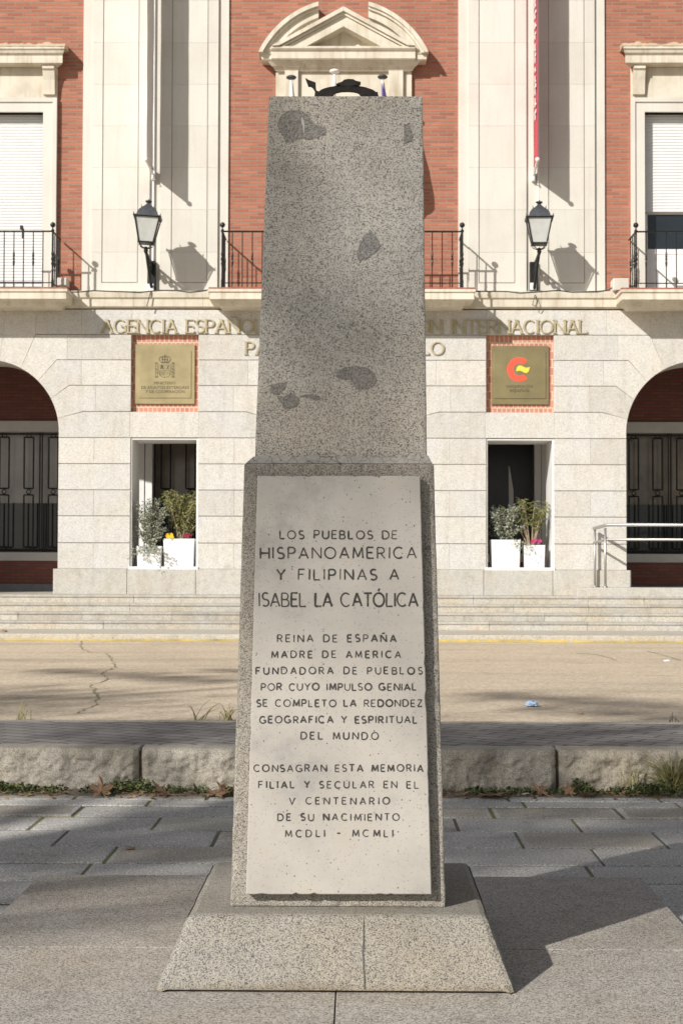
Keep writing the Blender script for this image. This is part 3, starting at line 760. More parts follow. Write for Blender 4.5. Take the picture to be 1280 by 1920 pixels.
# core of the piers behind the facing blocks
TH = 1.1
bm = bmesh.new()
aL = [(acx + (ar+0.5)*math.cos(R(t)), acy - (ar+0.5)*math.sin(R(t))) for t in range(0, 91, 6)]
for k in (-1, 0, 1, 2):
    up = [(108.5,820)] + aL + [(acx,579)] + [(614-acx,579)] + [(614-x, y) for x, y in aL[::-1]] + [(505.5,820)]
    prism(bm, [(wx(x)+bay*k, zz(y)) for x, y in up], Yf + 0.135, Yf + TH)
    for a, b in ((108.5,242.5),(371.5,505.5)):
        prism(bm, [(wx(x)+bay*k, zz(y)) for x, y in ((a,820.5),(b,820.5),(b,1112),(a,1112))], Yf + 0.135, Yf + TH)
part('pier_core', bm, M['offwhite'])
# openings in the piers: white reveals and sills; brick niches
for k in (0, 1):
    dx = bay*k; x0, x1 = wx(243)+dx, wx(371)+dx; z1, z0 = zz(821), zz(1062)
    bm = bmesh.new()
    y0, y1 = Yf + 0.03, Yf + TH + 0.01
    box(bm, x0, x0 + 0.035, y0, y1, z0, z1, 0, 0.004); box(bm, x1 - 0.035, x1, y0, y1, z0, z1, 0, 0.004); box(bm, x0 + 0.036, x1 - 0.036, y0, y1, z1 - 0.03, z1 - 0.001, 0, 0.004)
    rv = part('window_reveal', bm, M['white'])
    bm = bmesh.new(); box(bm, x0 - 0.01, x1 + 0.01, Yf - 0.03, y1, zz(1068), z0 - 0.001, 0, 0.006)
    part('sill', bm, M['white'], rv)
    bm = bmesh.new(); box(bm, wx(242)+dx, wx(373)+dx, Yf + 0.118, Yf + 0.132, zz(772), zz(625))
    part('brick_niche', bm, M['brickniche'])
# arcade: back wall, beam, ceiling, plinth
YB = Yf + 3.0
zb = lambda py: atY(210, py, YB).z
xb = lambda px: atY(px, 900, YB).x
X0, X1 = wx(-700), wx(1984)
bm = bmesh.new()
box(bm, X0, X1, YB, YB + 0.3, zb(790), zb(640)); box(bm, X0, X1, YB, YB + 0.3, zb(1095), zb(1052))
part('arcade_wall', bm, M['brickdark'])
bm = bmesh.new(); box(bm, X0, X1, YB - 0.06, YB + 0.32, zb(810), zb(789.5), 0, 0.01); box(bm, X0, X1, YB - 0.03, YB + 0.4, zb(1052), zb(1036), 0, 0.01); part('lintel_band', bm, M['offwhite'])
bm = bmesh.new(); box(bm, X0, X1, YB - 0.05, YB + 0.3, ZL - 0.02, zb(1095.5), 0, 0.01); part('arcade_plinth', bm, plain('plinth_grey', (0.22,0.22,0.23), 0.8))
bm = bmesh.new(); box(bm, X0, X1, Yf + TH + 0.01, YB + 0.6, zz(580), zz(570)); part('arcade_ceiling', bm, M['offwhite'])
zt_, zb_ = zb(811), zb(1035)
def grille(x0, x1, mat, ngl, dark=False):
    bm = bmesh.new(); box(bm, x0, x1, YB + 0.34, YB + 0.36, zb_, zt_)
    gl = part('glazing', bm, mat)
    bm = bmesh.new(); box(bm, x0, x1, YB + 0.30, YB + 0.335, zb_, zb(943)); part('lower_panel', bm, M['glass'], gl)
    bm = bmesh.new(); r = 0.011; yg = YB + 0.05
    tube(bm, [(x0, yg, zt_ - 0.03), (x1, yg, zt_ - 0.03)], 0.02); tube(bm, [(x0, yg, zb_ + 0.04), (x1, yg, zb_ + 0.04)], 0.025)
    n = max(1, round((x1 - x0) / 0.50)); pw = (x1 - x0) / n
    zm = zb(922)
    for i in range(n):
        c = x0 + pw*(i + 0.5)
        for za, zc_ in ((zm + 0.07, zt_ - 0.10), (zb_ + 0.10, zm - 0.07)):
            q = [(c - 0.10, yg, za), (c + 0.10, yg, za), (c + 0.10, yg, zc_), (c - 0.10, yg, zc_)]
            for a, b in zip(q, q[1:] + q[:1]): tube(bm, [a, b], 0.018, 6)
        for zc_ in (zm, zt_ - 0.065, zb_ + 0.07):
            tube(bm, [(c + 0.045*math.cos(t), yg, zc_ + 0.045*math.sin(t)) for t in [2*math.pi*j/12 for j in range(12)]], 0.012, 5, 0, True)
    for i in range(0, n + 1, 2): 
        for s in (-0.025, 0.025): tube(bm, [(x0 + pw*i + s, yg, zb_), (x0 + pw*i + s, yg, zt_)], 0.016, 6)
    part('iron_grille', bm, M['iron'])
# left bay, left opening, right opening, right bay
grille(xb(-200), xb(122), M['curtain'], 8); grille(xb(287), xb(520), M['browndark'], 4)
grille(xb(1166), xb(1480), M['browndark'], 8); 
bm = bmesh.new(); box(bm, xb(530), xb(1000), YB + 0.02, YB + 0.06, zb_, zt_)
dr = part('arcade_door', bm, M['black'])
bm = bmesh.new()
for a, b in ((930, 952), (958, 962)):
    pass
prism(bm, [(xb(x_), zb(y_)) for x_, y_ in ((953,872),(955,874),(962,918),(962,1030),(954,1030))], YB - 0.02, YB + 0.018); part('painted_sun_sliver', bm, M['curtain'], dr)  # pale tapered sliver standing in for a strip of sunlight on the door
for a, b in ((258, 286), (1001, 1026), (130, 150), (1140, 1160)):
    bm = bmesh.new(); m_ = (xb(a) + xb(b)) / 2
    box(bm, xb(a), m_ - 0.006, YB - 0.10, YB + 0.3, ZL, zb(811), 0, 0.006); box(bm, m_ + 0.006, xb(b), YB - 0.075, YB + 0.3, ZL, zb(811), 0, 0.006)
    part('arcade_pilaster', bm, M['white'])
bm = bmesh.new(); box(bm, X0, X1, YB + 0.5, YB + 0.6, ZL, zz(575)); part('inner_wall', bm, M['black'])
for a, b in ((150, 258), (1026, 1140), (520, 530)):
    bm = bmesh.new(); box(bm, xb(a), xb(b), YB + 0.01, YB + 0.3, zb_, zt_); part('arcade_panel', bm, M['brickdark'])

# string course over the ground floor
bm = bmesh.new()
Z1, Z0 = zz(547), zz(578)
prof = [(Yf + 0.3, Z0), (Yf - 0.03, Z0), (Yf - 0.04, Z0 + 0.025), (Yf - 0.075, Z0 + 0.03), (Yf - 0.085, Z0 + 0.17), (Yf - 0.10, Z0 + 0.185), (Yf - 0.125, Z0 + 0.20), (Yf - 0.14, Z1 - 0.04), (Yf - 0.14, Z1), (Yf + 0.3, Z1 + 0.01)]
x = X0
while x < X1:
    l = random.uniform(1.1, 1.7); mould(bm, prof, x + 0.002, min(X1, x + l) - 0.002); x += l
part('string_course', bm, M['limewarm'])

# upper brick wall with three window openings
Yb = Yf + 0.10
ZT = zz(-330)
def wall_holes(bm, x0, x1, z0, z1, holes, y0, dep):
    xs = sorted({x0, x1, *[h[0] for h in holes], *[h[1] for h in holes]}); zs = sorted({z0, z1, *[h[2] for h in holes], *[h[3] for h in holes]})
    for a, b in zip(xs, xs[1:]):
        for c, d in zip(zs, zs[1:]):
            mx, mz = (a+b)/2, (c+d)/2
            if any(h[0] < mx < h[1] and h[2] < mz < h[3] for h in holes): continue
            box(bm, a, b, y0, y0 + dep, c, d)
wz0, wz1 = zz(545), zz(208)
hw = 99 / S
wins = [(xc + bay*(k - 0) - hw, xc + bay*k + hw) for k in (-1, 0, 1)]
bm = bmesh.new()
wall_holes(bm, X0, X1, Z1 - 0.3, ZT, [(a, b, wz0, wz1) for a, b in wins], Yb, 0.5)
bmesh.ops.remove_doubles(bm, verts=bm.verts, dist=0.0005)
part('brick_wall', bm, M['brick'])
bm = bmesh.new(); box(bm, X0, X1, Yb + 0.45, Yb + 8, Z1 - 0.3, ZT + 0.2); box(bm, X0 - 0.2, X1 + 0.2, Yb - 0.5, Yb + 8.2, ZT + 0.2, ZT + 0.6); part('roof', bm, M['limestone'])

# pilasters
def pil(x0, x1, p0, p1, flip):
    bm = bmesh.new(); Yp = Yf + 0.005
    zlev = [Z1 + 0.005] + [zz(y) for y in (472, 392, 313, 235, 157, 79, 0, -78, -156, -234, -312)]
    zpb = zz(530)
    for i, (a, b) in enumerate(zip(zlev, zlev[1:])):
        g_ = 0.0015
        for xa, xb_ in ((x0, p0), (p1, x1)): box(bm, xa, xb_ - 0.0, Yp, Yp + 0.09, a + g_, b - g_)
        if i == 0:
            box(bm, p0, p1, Yp, Yp + 0.09, a + g_, zpb)
            box(bm, p0 + 0.018, p1 - 0.018, Yp + 0.006, Yp + 0.09, zpb + 0.02, b - g_)
        else: box(bm, p0 + 0.018, p1 - 0.018, Yp + 0.006, Yp + 0.09, a + g_, b - g_)
    box(bm, p0, p1, Yp + 0.03, Yp + 0.091, Z1 + 0.01, ZT)
    part('pilaster', bm, M['limestone'])
for k, c in ((0, wx(286.2)), (1, 2*xc - wx(286.2))):
    q = lambda px: c + (px - 286.2)/S
    bm = bmesh.new(); box(bm, q(148), q(424.5), Yf + 0.055, Yf + 0.12, Z1 + 0.004, ZT + 0.1); part('pilaster_backing', bm, M['limestone'])
    pil(q(167), q(276), q(186), q(255), 0); pil(q(296), q(405), q(317), q(386), 0)

# balconies
def railing(x0, x1, yF, z0, parent):
    bm = bmesh.new(); zt = z0 + 1.08; yW = Yf + 0.02
    corners = [(x0, yW), (x0, yF), (x1, yF), (x1, yW)]
    for (a, b) in zip(corners, corners[1:]):
        A, B = Vector((*a, 0)), Vector((*b, 0)); ln_ = (B - A).length
        for z, r in ((zt, 0.017), (z0 + 0.09, 0.011)):
            d = (B - A).normalized(); tube(bm, [A + Vector((0,0,z)), B + Vector((0,0,z))], r, 6)
        n = max(2, round(ln_ / 0.188))
        for i in range(1, n):
            p = A.lerp(B, i/n)
            tube(bm, [p + Vector((0,0,z0 + 0.01)), p + Vector((0,0,zt))], 0.0105, 6)
            if i % 2:
                lathe(bm, [(0.008,-.16),(0.017,-.12),(0.022,-.06),(0.014,-.02),(0.026,0),(0.014,.02),(0.022,.06),(0.017,.12),(0.008,.16)], p + Vector((0,0,z0 + 0.55)), 8)
    for cx_, cy_ in corners[1:3]:
        lathe(bm, [(0.026,0),(0.026,.14),(0.02,.15),(0.017,.4),(0.03,.47),(0.018,.5),(0.034,.55),(0.018,.6),(0.03,.64),(0.02,.7),(0.02,1.06),(0.034,1.08),(0.034,1.1),(0.012,1.13),(0.012,1.16)], (cx_, cy_, z0), 10)
        ball(bm, (cx_, cy_, z0 + 1.205), 0.052)
    o = part('railing', bm, M['iron'], parent)
YBL = Yf - 0.86
zS = atY(210, 541, YBL).z
def balcony(x0, x1):
    bm = bmesh.new()
    zb0 = atY(210, 574, YBL + 0.25).z
    levels = [(0.00, zS), (0.0, zS - 0.05), (0.03, zS - 0.06), (0.02, zS - 0.19), (0.05, zS - 0.21), (0.16, zS - 0.225), (0.22, zS - 0.29), (0.24, zb0)]
    rings = [[bm.verts.new(p) for p in ((x0 + i, YBL + i, z), (x1 - i, YBL + i, z), (x1 - i, Yf + 0.1, z), (x0 + i, Yf + 0.1, z))] for i, z in levels]
    bm.faces.new(rings[0]); bm.faces.new(rings[-1][::-1])
    for a, b in zip(rings, rings[1:]):
        for k in range(4): bm.faces.new((a[k], a[(k+1)%4], b[(k+1)%4], b[k]))
    o = part('balcony', bm, M['limewarm'])
    bm = bmesh.new(); box(bm, x0 + 0.01, x1 - 0.01, YBL + 0.01, Yf + 0.1, zS + 0.001, zS + 0.035); part('balcony_tiles', bm, M['tile'], o)
    return o
xq = lambda px: atY(px, 540, YBL).x
for a, b, ra, rb in ((2*xc - 2*bay - xq(126) + 0.0, xq(126), None, xq(97)), (xq(390), xq(891), xq(416), xq(866.5)), (xq(1164), 2*(xc + bay) - xq(1164), xq(1193), None)):
    if ra is None: ra = a + (b - rb); a = 2*(xc - bay) - b; ra = 2*(xc - bay) - rb
    if rb is None: rb = 2*(xc + bay) - ra
    o = balcony(a, b); railing(ra, rb, YBL + 0.06, zS + 0.035, o)

# windows
def window(c, cent=False, raised=False):
    bm = bmesh.new(); a, b = c - hw, c + hw
    ys = Yf + 0.03; wd = 26 / S
    zt = wz1
    for (xa, xb_) in ((a - wd, a), (b, b + wd)): box(bm, xa, xb_, ys, Yb + 0.25, Z1 + 0.01, zt + wd)
    box(bm, a, b, ys, Yb + 0.25, zt, zt + wd)
    f = 0.08
    for (xa, xb_) in ((a - wd - 0.004, a - wd + f), (b + wd - f, b + wd + 0.004)): box(bm, xa, xb_, ys - 0.03, ys - 0.001, Z1 + 0.012, zt + wd + 0.004)
    box(bm, a - wd + f + 0.001, b + wd - f - 0.001, ys - 0.03, ys - 0.001, zt + wd - f, zt + wd + 0.004)
    o = part('window', bm, M['limestone'])
    # shutter of convex slats
    bm = bmesh.new(); zbot = wz0 if not raised else zz(391.5)
    y0 = Yb + 0.16; z = zbot; sl = 0.060; pr = None
    while z < zt:
        for (dy, dz) in ((0.010, 0.0), (0.0, 0.008), (-0.003, 0.026), (0.0, 0.046), (0.010, 0.054)):
            v = (bm.verts.new((a, y0 + dy, z + dz)), bm.verts.new((b, y0 + dy, z + dz)))
            if pr: bm.faces.new((pr[0], pr[1], v[1], v[0]))
            pr = v
        z += sl
    box(bm, a, b, y0 + 0.02, y0 + 0.03, zbot, zt); part('shutter', bm, M['shutter'], o)
    if raised:
        bm = bmesh.new(); zm = zz(460); y1 = Yb + 0.22
        box(bm, a, a + 0.10, y1, y1 + 0.06, Z1, zbot, 0, 0.008); box(bm, c - 0.05, c + 0.05, y1 + .001, y1 + 0.06, Z1, zbot, 0, 0.008); box(bm, b - 0.1, b, y1, y1 + 0.06, Z1, zbot, 0, 0.008)
        for s0, s1 in ((a + 0.1, c - 0.05), (c + 0.05, b - 0.1)):
            box(bm, s0, s1, y1 + 0.002, y1 + 0.06, zm - 0.10, zm); box(bm, s0, s1, y1 + 0.012, y1 + 0.06, Z1, zm - 0.1); box(bm, s0, s1, y1 + 0.002, y1 + 0.06, zbot - 0.03, zbot + .05)
        part('balcony_door', bm, M['white'], o)
        bm = bmesh.new(); box(bm, a + 0.1, b - 0.1, y1 + 0.03, y1 + 0.04, zm, zbot); part('pane', bm, M['glass'], o)
    if cent: return o
    # frieze, brackets and cornice
    bm = bmesh.new(); box(bm, a - 0.27, b + 0.27, Yf + 0.05, Yb + 0.1, zt + wd + 0.005, zz(125))
    for s in (-1, 1):
        m_ = c + s*(hw + 0.12)
        prof = [(Yf + 0.05, zz(177)+.006), (Yf - 0.02, zz(177)+.006), (Yf - 0.05, zz(150)), (Yf - 0.10, zz(133)), (Yf - 0.14, zz(131)), (Yf - 0.14, zz(125)), (Yf + 0.05, zz(125))]
        mould(bm, prof, m_ - 0.115, m_ + 0.115)
    part('frieze', bm, M['limewarm'], o)
    bm = bmesh.new(); e = 0.20 + 0.27
    zz0 = zz(124.5); zz1 = zz(95)
    prof = [(Yf + 0.08, zz0), (Yf - 0.17, zz0), (Yf - 0.20, zz0 + 0.02), (Yf - 0.20, zz0 + 0.16), (Yf - 0.22, zz0 + 0.18), (Yf - 0.25, zz0 + 0.2), (Yf - 0.27, zz0 + 0.25), (Yf - 0.30, zz0 + 0.27), (Yf - 0.30, zz1), (Yf + 0.08, zz1 + 0.02)]
    mould(bm, prof, a - e, b + e, 0, 0.55); part('cornice', bm, M['limewarm'], o)
    bm = bmesh.new(); n = 110; pr = None
    for i in range(n + 1):
        x = a - e - 0.01 + (b - a + 2*e + 0.02)*i/n; h_ = 0.06 + 0.05*noise.fractal(Vector((x*4, 0, 0)), 0.8, 2, 4)
        ring = [bm.verts.new((x, Yf - 0.31 + 0.01*noise.noise(Vector((x*9,2,0))), zz1 + 0.003)), bm.verts.new((x, Yf - 0.29, zz1 + h_)), bm.verts.new((x, Yf + 0.09, zz1 + h_ + 0.05)), bm.verts.new((x, Yf + 0.09, zz1 + 0.003))]
        if pr:
            for k in range(4): bm.faces.new((pr[k], ring[k], ring[(k+1)%4], pr[(k+1)%4]))
        else: bm.faces.new(ring)
        pr = ring
    bm.faces.new(pr[::-1]); part('cornice_capping', bm, M['rust'], o)
    return o
window(xc - bay); window(xc + bay, False, True)
ow = window(xc, True)
# pediment over the middle window
cxp = 643.0
px_ = lambda x: xc + (x - cxp)/S
zp = lambda y: atY(640, y, Yf - 0.2).z
def ringpoly(r0, r1, a0, a1, n=18):
    c = (cxp, 177.7)
    o_ = [(c[0] + r1*math.cos(R(a0+(a1-a0)*i/n)), c[1] - r1*math.sin(R(a0+(a1-a0)*i/n))) for i in range(n+1)]
    i_ = [(c[0] + r0*math.cos(R(a1+(a0-a1)*i/n)), c[1] - r0*math.sin(R(a1+(a0-a1)*i/n))) for i in range(n+1)]
    return o_ + i_
tr = lambda poly: [(px_(x), zp(y)) for x, y in poly]
bm = bmesh.new()
def arcmould(sgn):
    for r0, r1, y0 in ((169.5,177,0.36),(165,169.4,0.31),(152,164.9,0.25),(146,151.9,0.16)):
        n = 20; a0, a1 = 27, 105 - 0
        pts_o, pts_i = [], []
        def lim(r): return math.degrees(math.acos(47.0 / r))
        def lo(r): return math.degrees(math.asin((177.7 - 101) / r))
        for i in range(n+1):
            t = i/n
            ao = lo(r1) + (lim(r1) - lo(r1))*t; ai = lo(r0) + (lim(r0) - lo(r0))*t
            pts_o.append((cxp + sgn*r1*math.cos(R(ao)), 177.7 - r1*math.sin(R(ao)))); pts_i.append((cxp + sgn*r0*math.cos(R(ai)), 177.7 - r0*math.sin(R(ai))))
        for i in range(n):
            prism(bm, tr([pts_o[i], pts_o[i+1], pts_i[i+1], pts_i[i]]), Yf - y0, Yf + 0.12)
arcmould(-1); part('arched_pediment', bm, M['limewarm'], ow)
bm = bmesh.new(); arcmould(1); part('arched_pediment', bm, M['limewarm'], ow)
bm = bmesh.new()
for sgn in (-1, 1):
    m_ = lambda x: cxp + sgn*(x - cxp)
    for t0, t1, y0 in ((0, 8, 0.38), (8.1, 13, 0.32), (13.1, 34, 0.27)):
        q = [(m_(508 + t0*1.0), 89 - 0.1), (643, 16.5 + t0), (643, 16.5 + t1), (m_(508 + t1*1.86), 89)]
        q[0] = (m_(509 + t0*1.86), 89.5); prism(bm, tr(q), Yf - y0, Yf + 0.1)
box(bm, px_(560), px_(728), Yf + 0.06, Yf + 0.1, zp(90), zp(40)); 
part('triangular_pediment', bm, M['limewarm'], ow)
bm = bmesh.new()
zt0 = zp(112.5); zt1 = zp(89.6)
prof = [(Yf + 0.1, zt0), (Yf - 0.26, zt0), (Yf - 0.28, zt0 + 0.02), (Yf - 0.28, zt0 + 0.15), (Yf - 0.31, zt0 + 0.17), (Yf - 0.34, zt0 + 0.2), (Yf - 0.34, zt1), (Yf + 0.1, zt1)]
mould(bm, prof, px_(508), px_(778), 0, 0.0)
prof2 = [(p[0] + 0.05 if p[0] < Yf else p[0], p[1]) for p in prof]
mould(bm, prof2, px_(489), px_(508) - 0.001); mould(bm, prof2, px_(778) + 0.001, px_(799))
prof3 = [(Yf + 0.1, zp(128)), (Yf - 0.05, zp(128)), (Yf - 0.10, zp(122)), (Yf - 0.14, zp(121)), (Yf - 0.20, zp(114)), (Yf - 0.22, zt0 - 0.001), (Yf + 0.1, zt0 - 0.001)]
mould(bm, prof3, px_(500), px_(788), 0, 0.9)
part('entablature', bm, M['limewarm'], ow)
bm = bmesh.new(); box(bm, px_(515), px_(772), Yf + 0.02, Yf + 0.1, zz(184) + .003, zp(128) - 0.001)
for a, b in ((531, 559), (727, 757)):
    prof = [(Yf + 0.019, zp(182)), (Yf - 0.06, zp(182)), (Yf - 0.06, zp(128)), (Yf - 0.09, zp(122)), (Yf - 0.16, zp(119)), (Yf - 0.19, zp(113)), (Yf + 0.019, zp(113))]
    mould(bm, prof, px_(a) - 0.05, px_(b) + 0.05, 0, 0.5)
part('frieze', bm, M['limewarm'], ow)

# ------------------------------------------------------------------ lettering on the frieze
sign = thing('wall_lettering', 'two lines of raised brass capital letters fixed on the granite frieze', 'lettering', (xc, Yf, zz(640)))
YL = Yf - 0.016
def serif_line(text, x0, x1, yt, yb):
    cap = yb - yt
    for c, x, k in layout(text, x0, x1, cap, 0.18):
        if c == ' ': continue
        bm = bmesh.new(); j = 0
        put = lambda u, v, h: Vector((wx(u), YL - h, atY(641.8, v, Yf).z))
        for stv in G[c][1]:
            pts = [(x + u*cap*k, yb - v*cap) for u, v in stv]; j += 1
            thick = lambda d, t: 0.85 + 0.9*abs(d.y)**2 if not (c in 'NAM' and False) else 1.2
            ribbon(bm, pts, thick, put, 0, 0.016 + 0.0006*j, closed=(len(stv) > 20 and c in 'OÓ'))
            for (ex, ey), (ox, oy) in ((pts[0], pts[1]), (pts[-1], pts[-2])):
                j += 1
                if abs(ey - oy) > abs(ex - ox)*0.9 and len(pts) == 2 and (abs(ey - yb) < 1 or abs(ey - yt) < 1):
                    ribbon(bm, [(ex - 3.4, ey), (ex + 3.4, ey)], lambda d, t: 0.85, put, 0, 0.016 + 0.0006*j)
                elif abs(ex - ox) > abs(ey - oy) and len(pts) == 2 and abs(ex - x) > 5:
                    s = 3.5 if ey > (yt + yb)/2 else -3.5
                    ribbon(bm, [(ex, ey), (ex + 0.8, ey - s)], lambda d, t: 0.9, put, 0, 0.016 + 0.0006*j)
        local(obj('letter', bm, M['brassletter']), sign)
serif_line('AGENCIA ESPAÑOLA DE COOPERACIÓN INTERNACIONAL', 188, 1100, 600, 624)
serif_line('PARA EL DESARROLLO', 460, 831, 641.5, 664.5)

# ------------------------------------------------------------------ brass plaques
def text_mesh(body, x0, x1, ybase, Y, size_px=None):
    cu = bpy.data.curves.new('t', 'FONT'); cu.body = body; cu.extrude = 0.0015; cu.resolution_u = 3; cu.align_x = 'LEFT'
    o = bpy.data.objects.new('t', cu); C.objects.link(o)
    dg = bpy.context.evaluated_depsgraph_get(); me = bpy.data.meshes.new_from_object(o.evaluated_get(dg))
    bpy.data.objects.remove(o); bpy.data.curves.remove(cu)
    bm = bmesh.new(); bm.from_mesh(me); bpy.data.meshes.remove(me)
    a = min(v.co.x for v in bm.verts); b = max(v.co.x for v in bm.verts)
    A = atY(x0, ybase, Y); B = atY(x1, ybase, Y); k = (B.x - A.x)/(b - a)
    for v in bm.verts: v.co = Vector((A.x + (v.co.x - a)*k, Y + (0 if v.co.z < 0 else -0.003), A.z + v.co.y*k))
    return bm
YQ = Yf + 0.055
def plaque(px0, px1, py0, py1, ix0, ix1, iy0, iy1, label, m1, m2):
    c = atY((px0+px1)/2, py1, YQ)
    t = thing('brass_plaque', label, 'plaque', c)
    a, b = atY(px0, py0, YQ), atY(px1, py1, YQ)
    bm = bmesh.new(); box(bm, a.x, b.x, YQ + 0.014, Yf + 0.10, b.z, a.z, 0, 0.004); local(obj('backing_plate', bm, m1), t)
    a, b = atY(ix0, iy0, YQ), atY(ix1, iy1, YQ)
    bm = bmesh.new(); box(bm, a.x, b.x, YQ, YQ + 0.012, b.z, a.z, 0, 0.003); local(obj('engraved_plate', bm, m2), t)
    for sx in (a.x + 0.035, b.x - 0.035):
        for sz in (a.z - 0.035, b.z + 0.035):
            bm = bmesh.new(); tube(bm, [(sx, YQ - 0.006, sz), (sx, YQ + 0.002, sz)], 0.009, 8); local(obj('screw', bm, M['brass']), t)
    return t
p1 = plaque(254, 364.5, 645, 757, 261, 358, 656.5, 746, 'square brass plaque engraved with a crowned coat of arms and three lines of capitals', M['brass'], M['brass'])
for s, a, b, y in (('MINISTERIO', 289, 329, 720.5), ('DE ASUNTOS EXTERIORES', 265, 354, 728.8), ('Y DE COOPERACIÓN', 273, 346, 736.5)):
    local(obj('engraved_words', text_mesh(s, a, b, y, YQ - 0.001), M['etch']), p1)
# coat of arms: crowned shield between two pillars
bm = bmesh.new()
put = lambda u, v, h: atY(u, v, YQ) + Vector((0, -h, 0))
jj = [0]
def ln2(pts, wd=0.45):
    jj[0] += 1; ribbon(bm, pts, lambda d, t: wd, put, -0.001, 0.001 + 0.0002*jj[0])
sh = [(298,684),(320,684),(320,700),(317,705),(309,708),(301,705),(298,700),(298,684)]
ln2(sh); ln2([(309,684),(309,707)], 0.35); ln2([(298,695),(320,695)], 0.35)
for i in range(4): ln2([(299.5+i*2.4,696),(299.5+i*2.4,704)], 0.5)
for i in range(3): ln2([(311.5+i*3,697),(312+i*3,703)], 0.3)
ln2([(301.5,692.5),(303,684.5),(303.5,686.5)], 1.3); ln2([(306,692.5),(304.5,684.5)], 1.3); ln2([(301,688),(306.5,688)], 0.9)
ln2([(312,692.5),(314.5,688),(313,685)], 0.7); ln2([(316.5,692),(314.5,688.5),(317,685.5)], 0.6)
for s in (-1, 1):
    cx_ = 309 + s*15.5
    ln2([(cx_ - 1.6, 682),(cx_ - 1.6, 705)], 0.35); ln2([(cx_ + 1.6, 682),(cx_ + 1.6, 705)], 0.35)
    ln2([(cx_ - 3, 706.5),(cx_ + 3, 706.5)], 0.8); ln2([(cx_ - 2.4, 680.5),(cx_ + 2.4, 680.5)], 0.9); ln2([(cx_-3, 690),(cx_+3, 694)], 0.5); ln2([(cx_-3, 696),(cx_+3, 700)], 0.4)
ln2([(302,679.5),(316,679.5)], 0.9)
for s in (-1, 1):
    ln2([(309 + s*7, 679),(309 + s*11, 674),(309 + s*9, 669.5),(309 + s*4, 668),(309, 669)], 0.5); ln2([(309 + s*3.5, 679),(309 + s*5.5, 673),(309 + s*3, 668.5)], 0.5)
ln2([(309,678),(309,665)], 0.6); ln2([(307.5,666.5),(310.5,666.5)], 0.4); ln2([(304,674),(314,674)], 0.4)
local(obj('coat_of_arms', bm, M['etch']), p1)
p2 = plaque(921, 1028.5, 648, 758, 926, 1023, 658.5, 747, 'square dull brass plaque with a red letter C and yellow wave emblem', M['brass2'], M['brass2'])
for s, a, b, y in (('cooperación', 949, 998.5, 726.5), ('española', 955.5, 992, 734.5)):
    local(obj('engraved_words', text_mesh(s, a, b, y, YQ - 0.001), M['etch']), p2)
bm = bmesh.new(); n = 30; q = []
cx_, cy_ = 973.0, 692.5
for i in range(n + 1):
    a = R(49 + (311 - 49)*i/n); q.append(((cx_ + 23*math.cos(a), cy_ - 23*math.sin(a)), (cx_ + 11.3*math.cos(a), cy_ - 11.3*math.sin(a))))
q[0] = ((988.5, 675.5), (981, 683.3)); q[-1] = ((988.5, 709.5), (981, 701.7))
vs = [[bm.verts.new(put(*p, h)) for p in pr for h in (0.004, -0.001)] for pr in q]
for a, b in zip(vs, vs[1:]):
    bm.faces.new((a[0], b[0], b[2], a[2])); bm.faces.new((a[0], a[1], b[1], b[0])); bm.faces.new((a[2], b[2], b[3], a[3]))
local(obj('red_letter_emblem', bm, M['red']), p2)
up_ = [(967.5,695),(968.5,689),(972,685.5),(976,685),(980,687),(985,689.5),(989,689),(993,687.5)]
dn_ = [(967.5,696.5),(971,695),(974.5,694.6),(979,696.5),(983.5,699),(988,698.8),(991,695.5),(993,687.6)]
bm = bmesh.new(); vs = [[bm.verts.new(put(*p, h)) for p in (a, b) for h in (0.006, -0.001)] for a, b in zip(up_, dn_)]
for a, b in zip(vs, vs[1:]):
    bm.faces.new((a[0], b[0], b[2], a[2])); bm.faces.new((a[0], a[1], b[1], b[0])); bm.faces.new((a[2], b[2], b[3], a[3]))
local(obj('yellow_wave_emblem', bm, M['yellow']), p2)

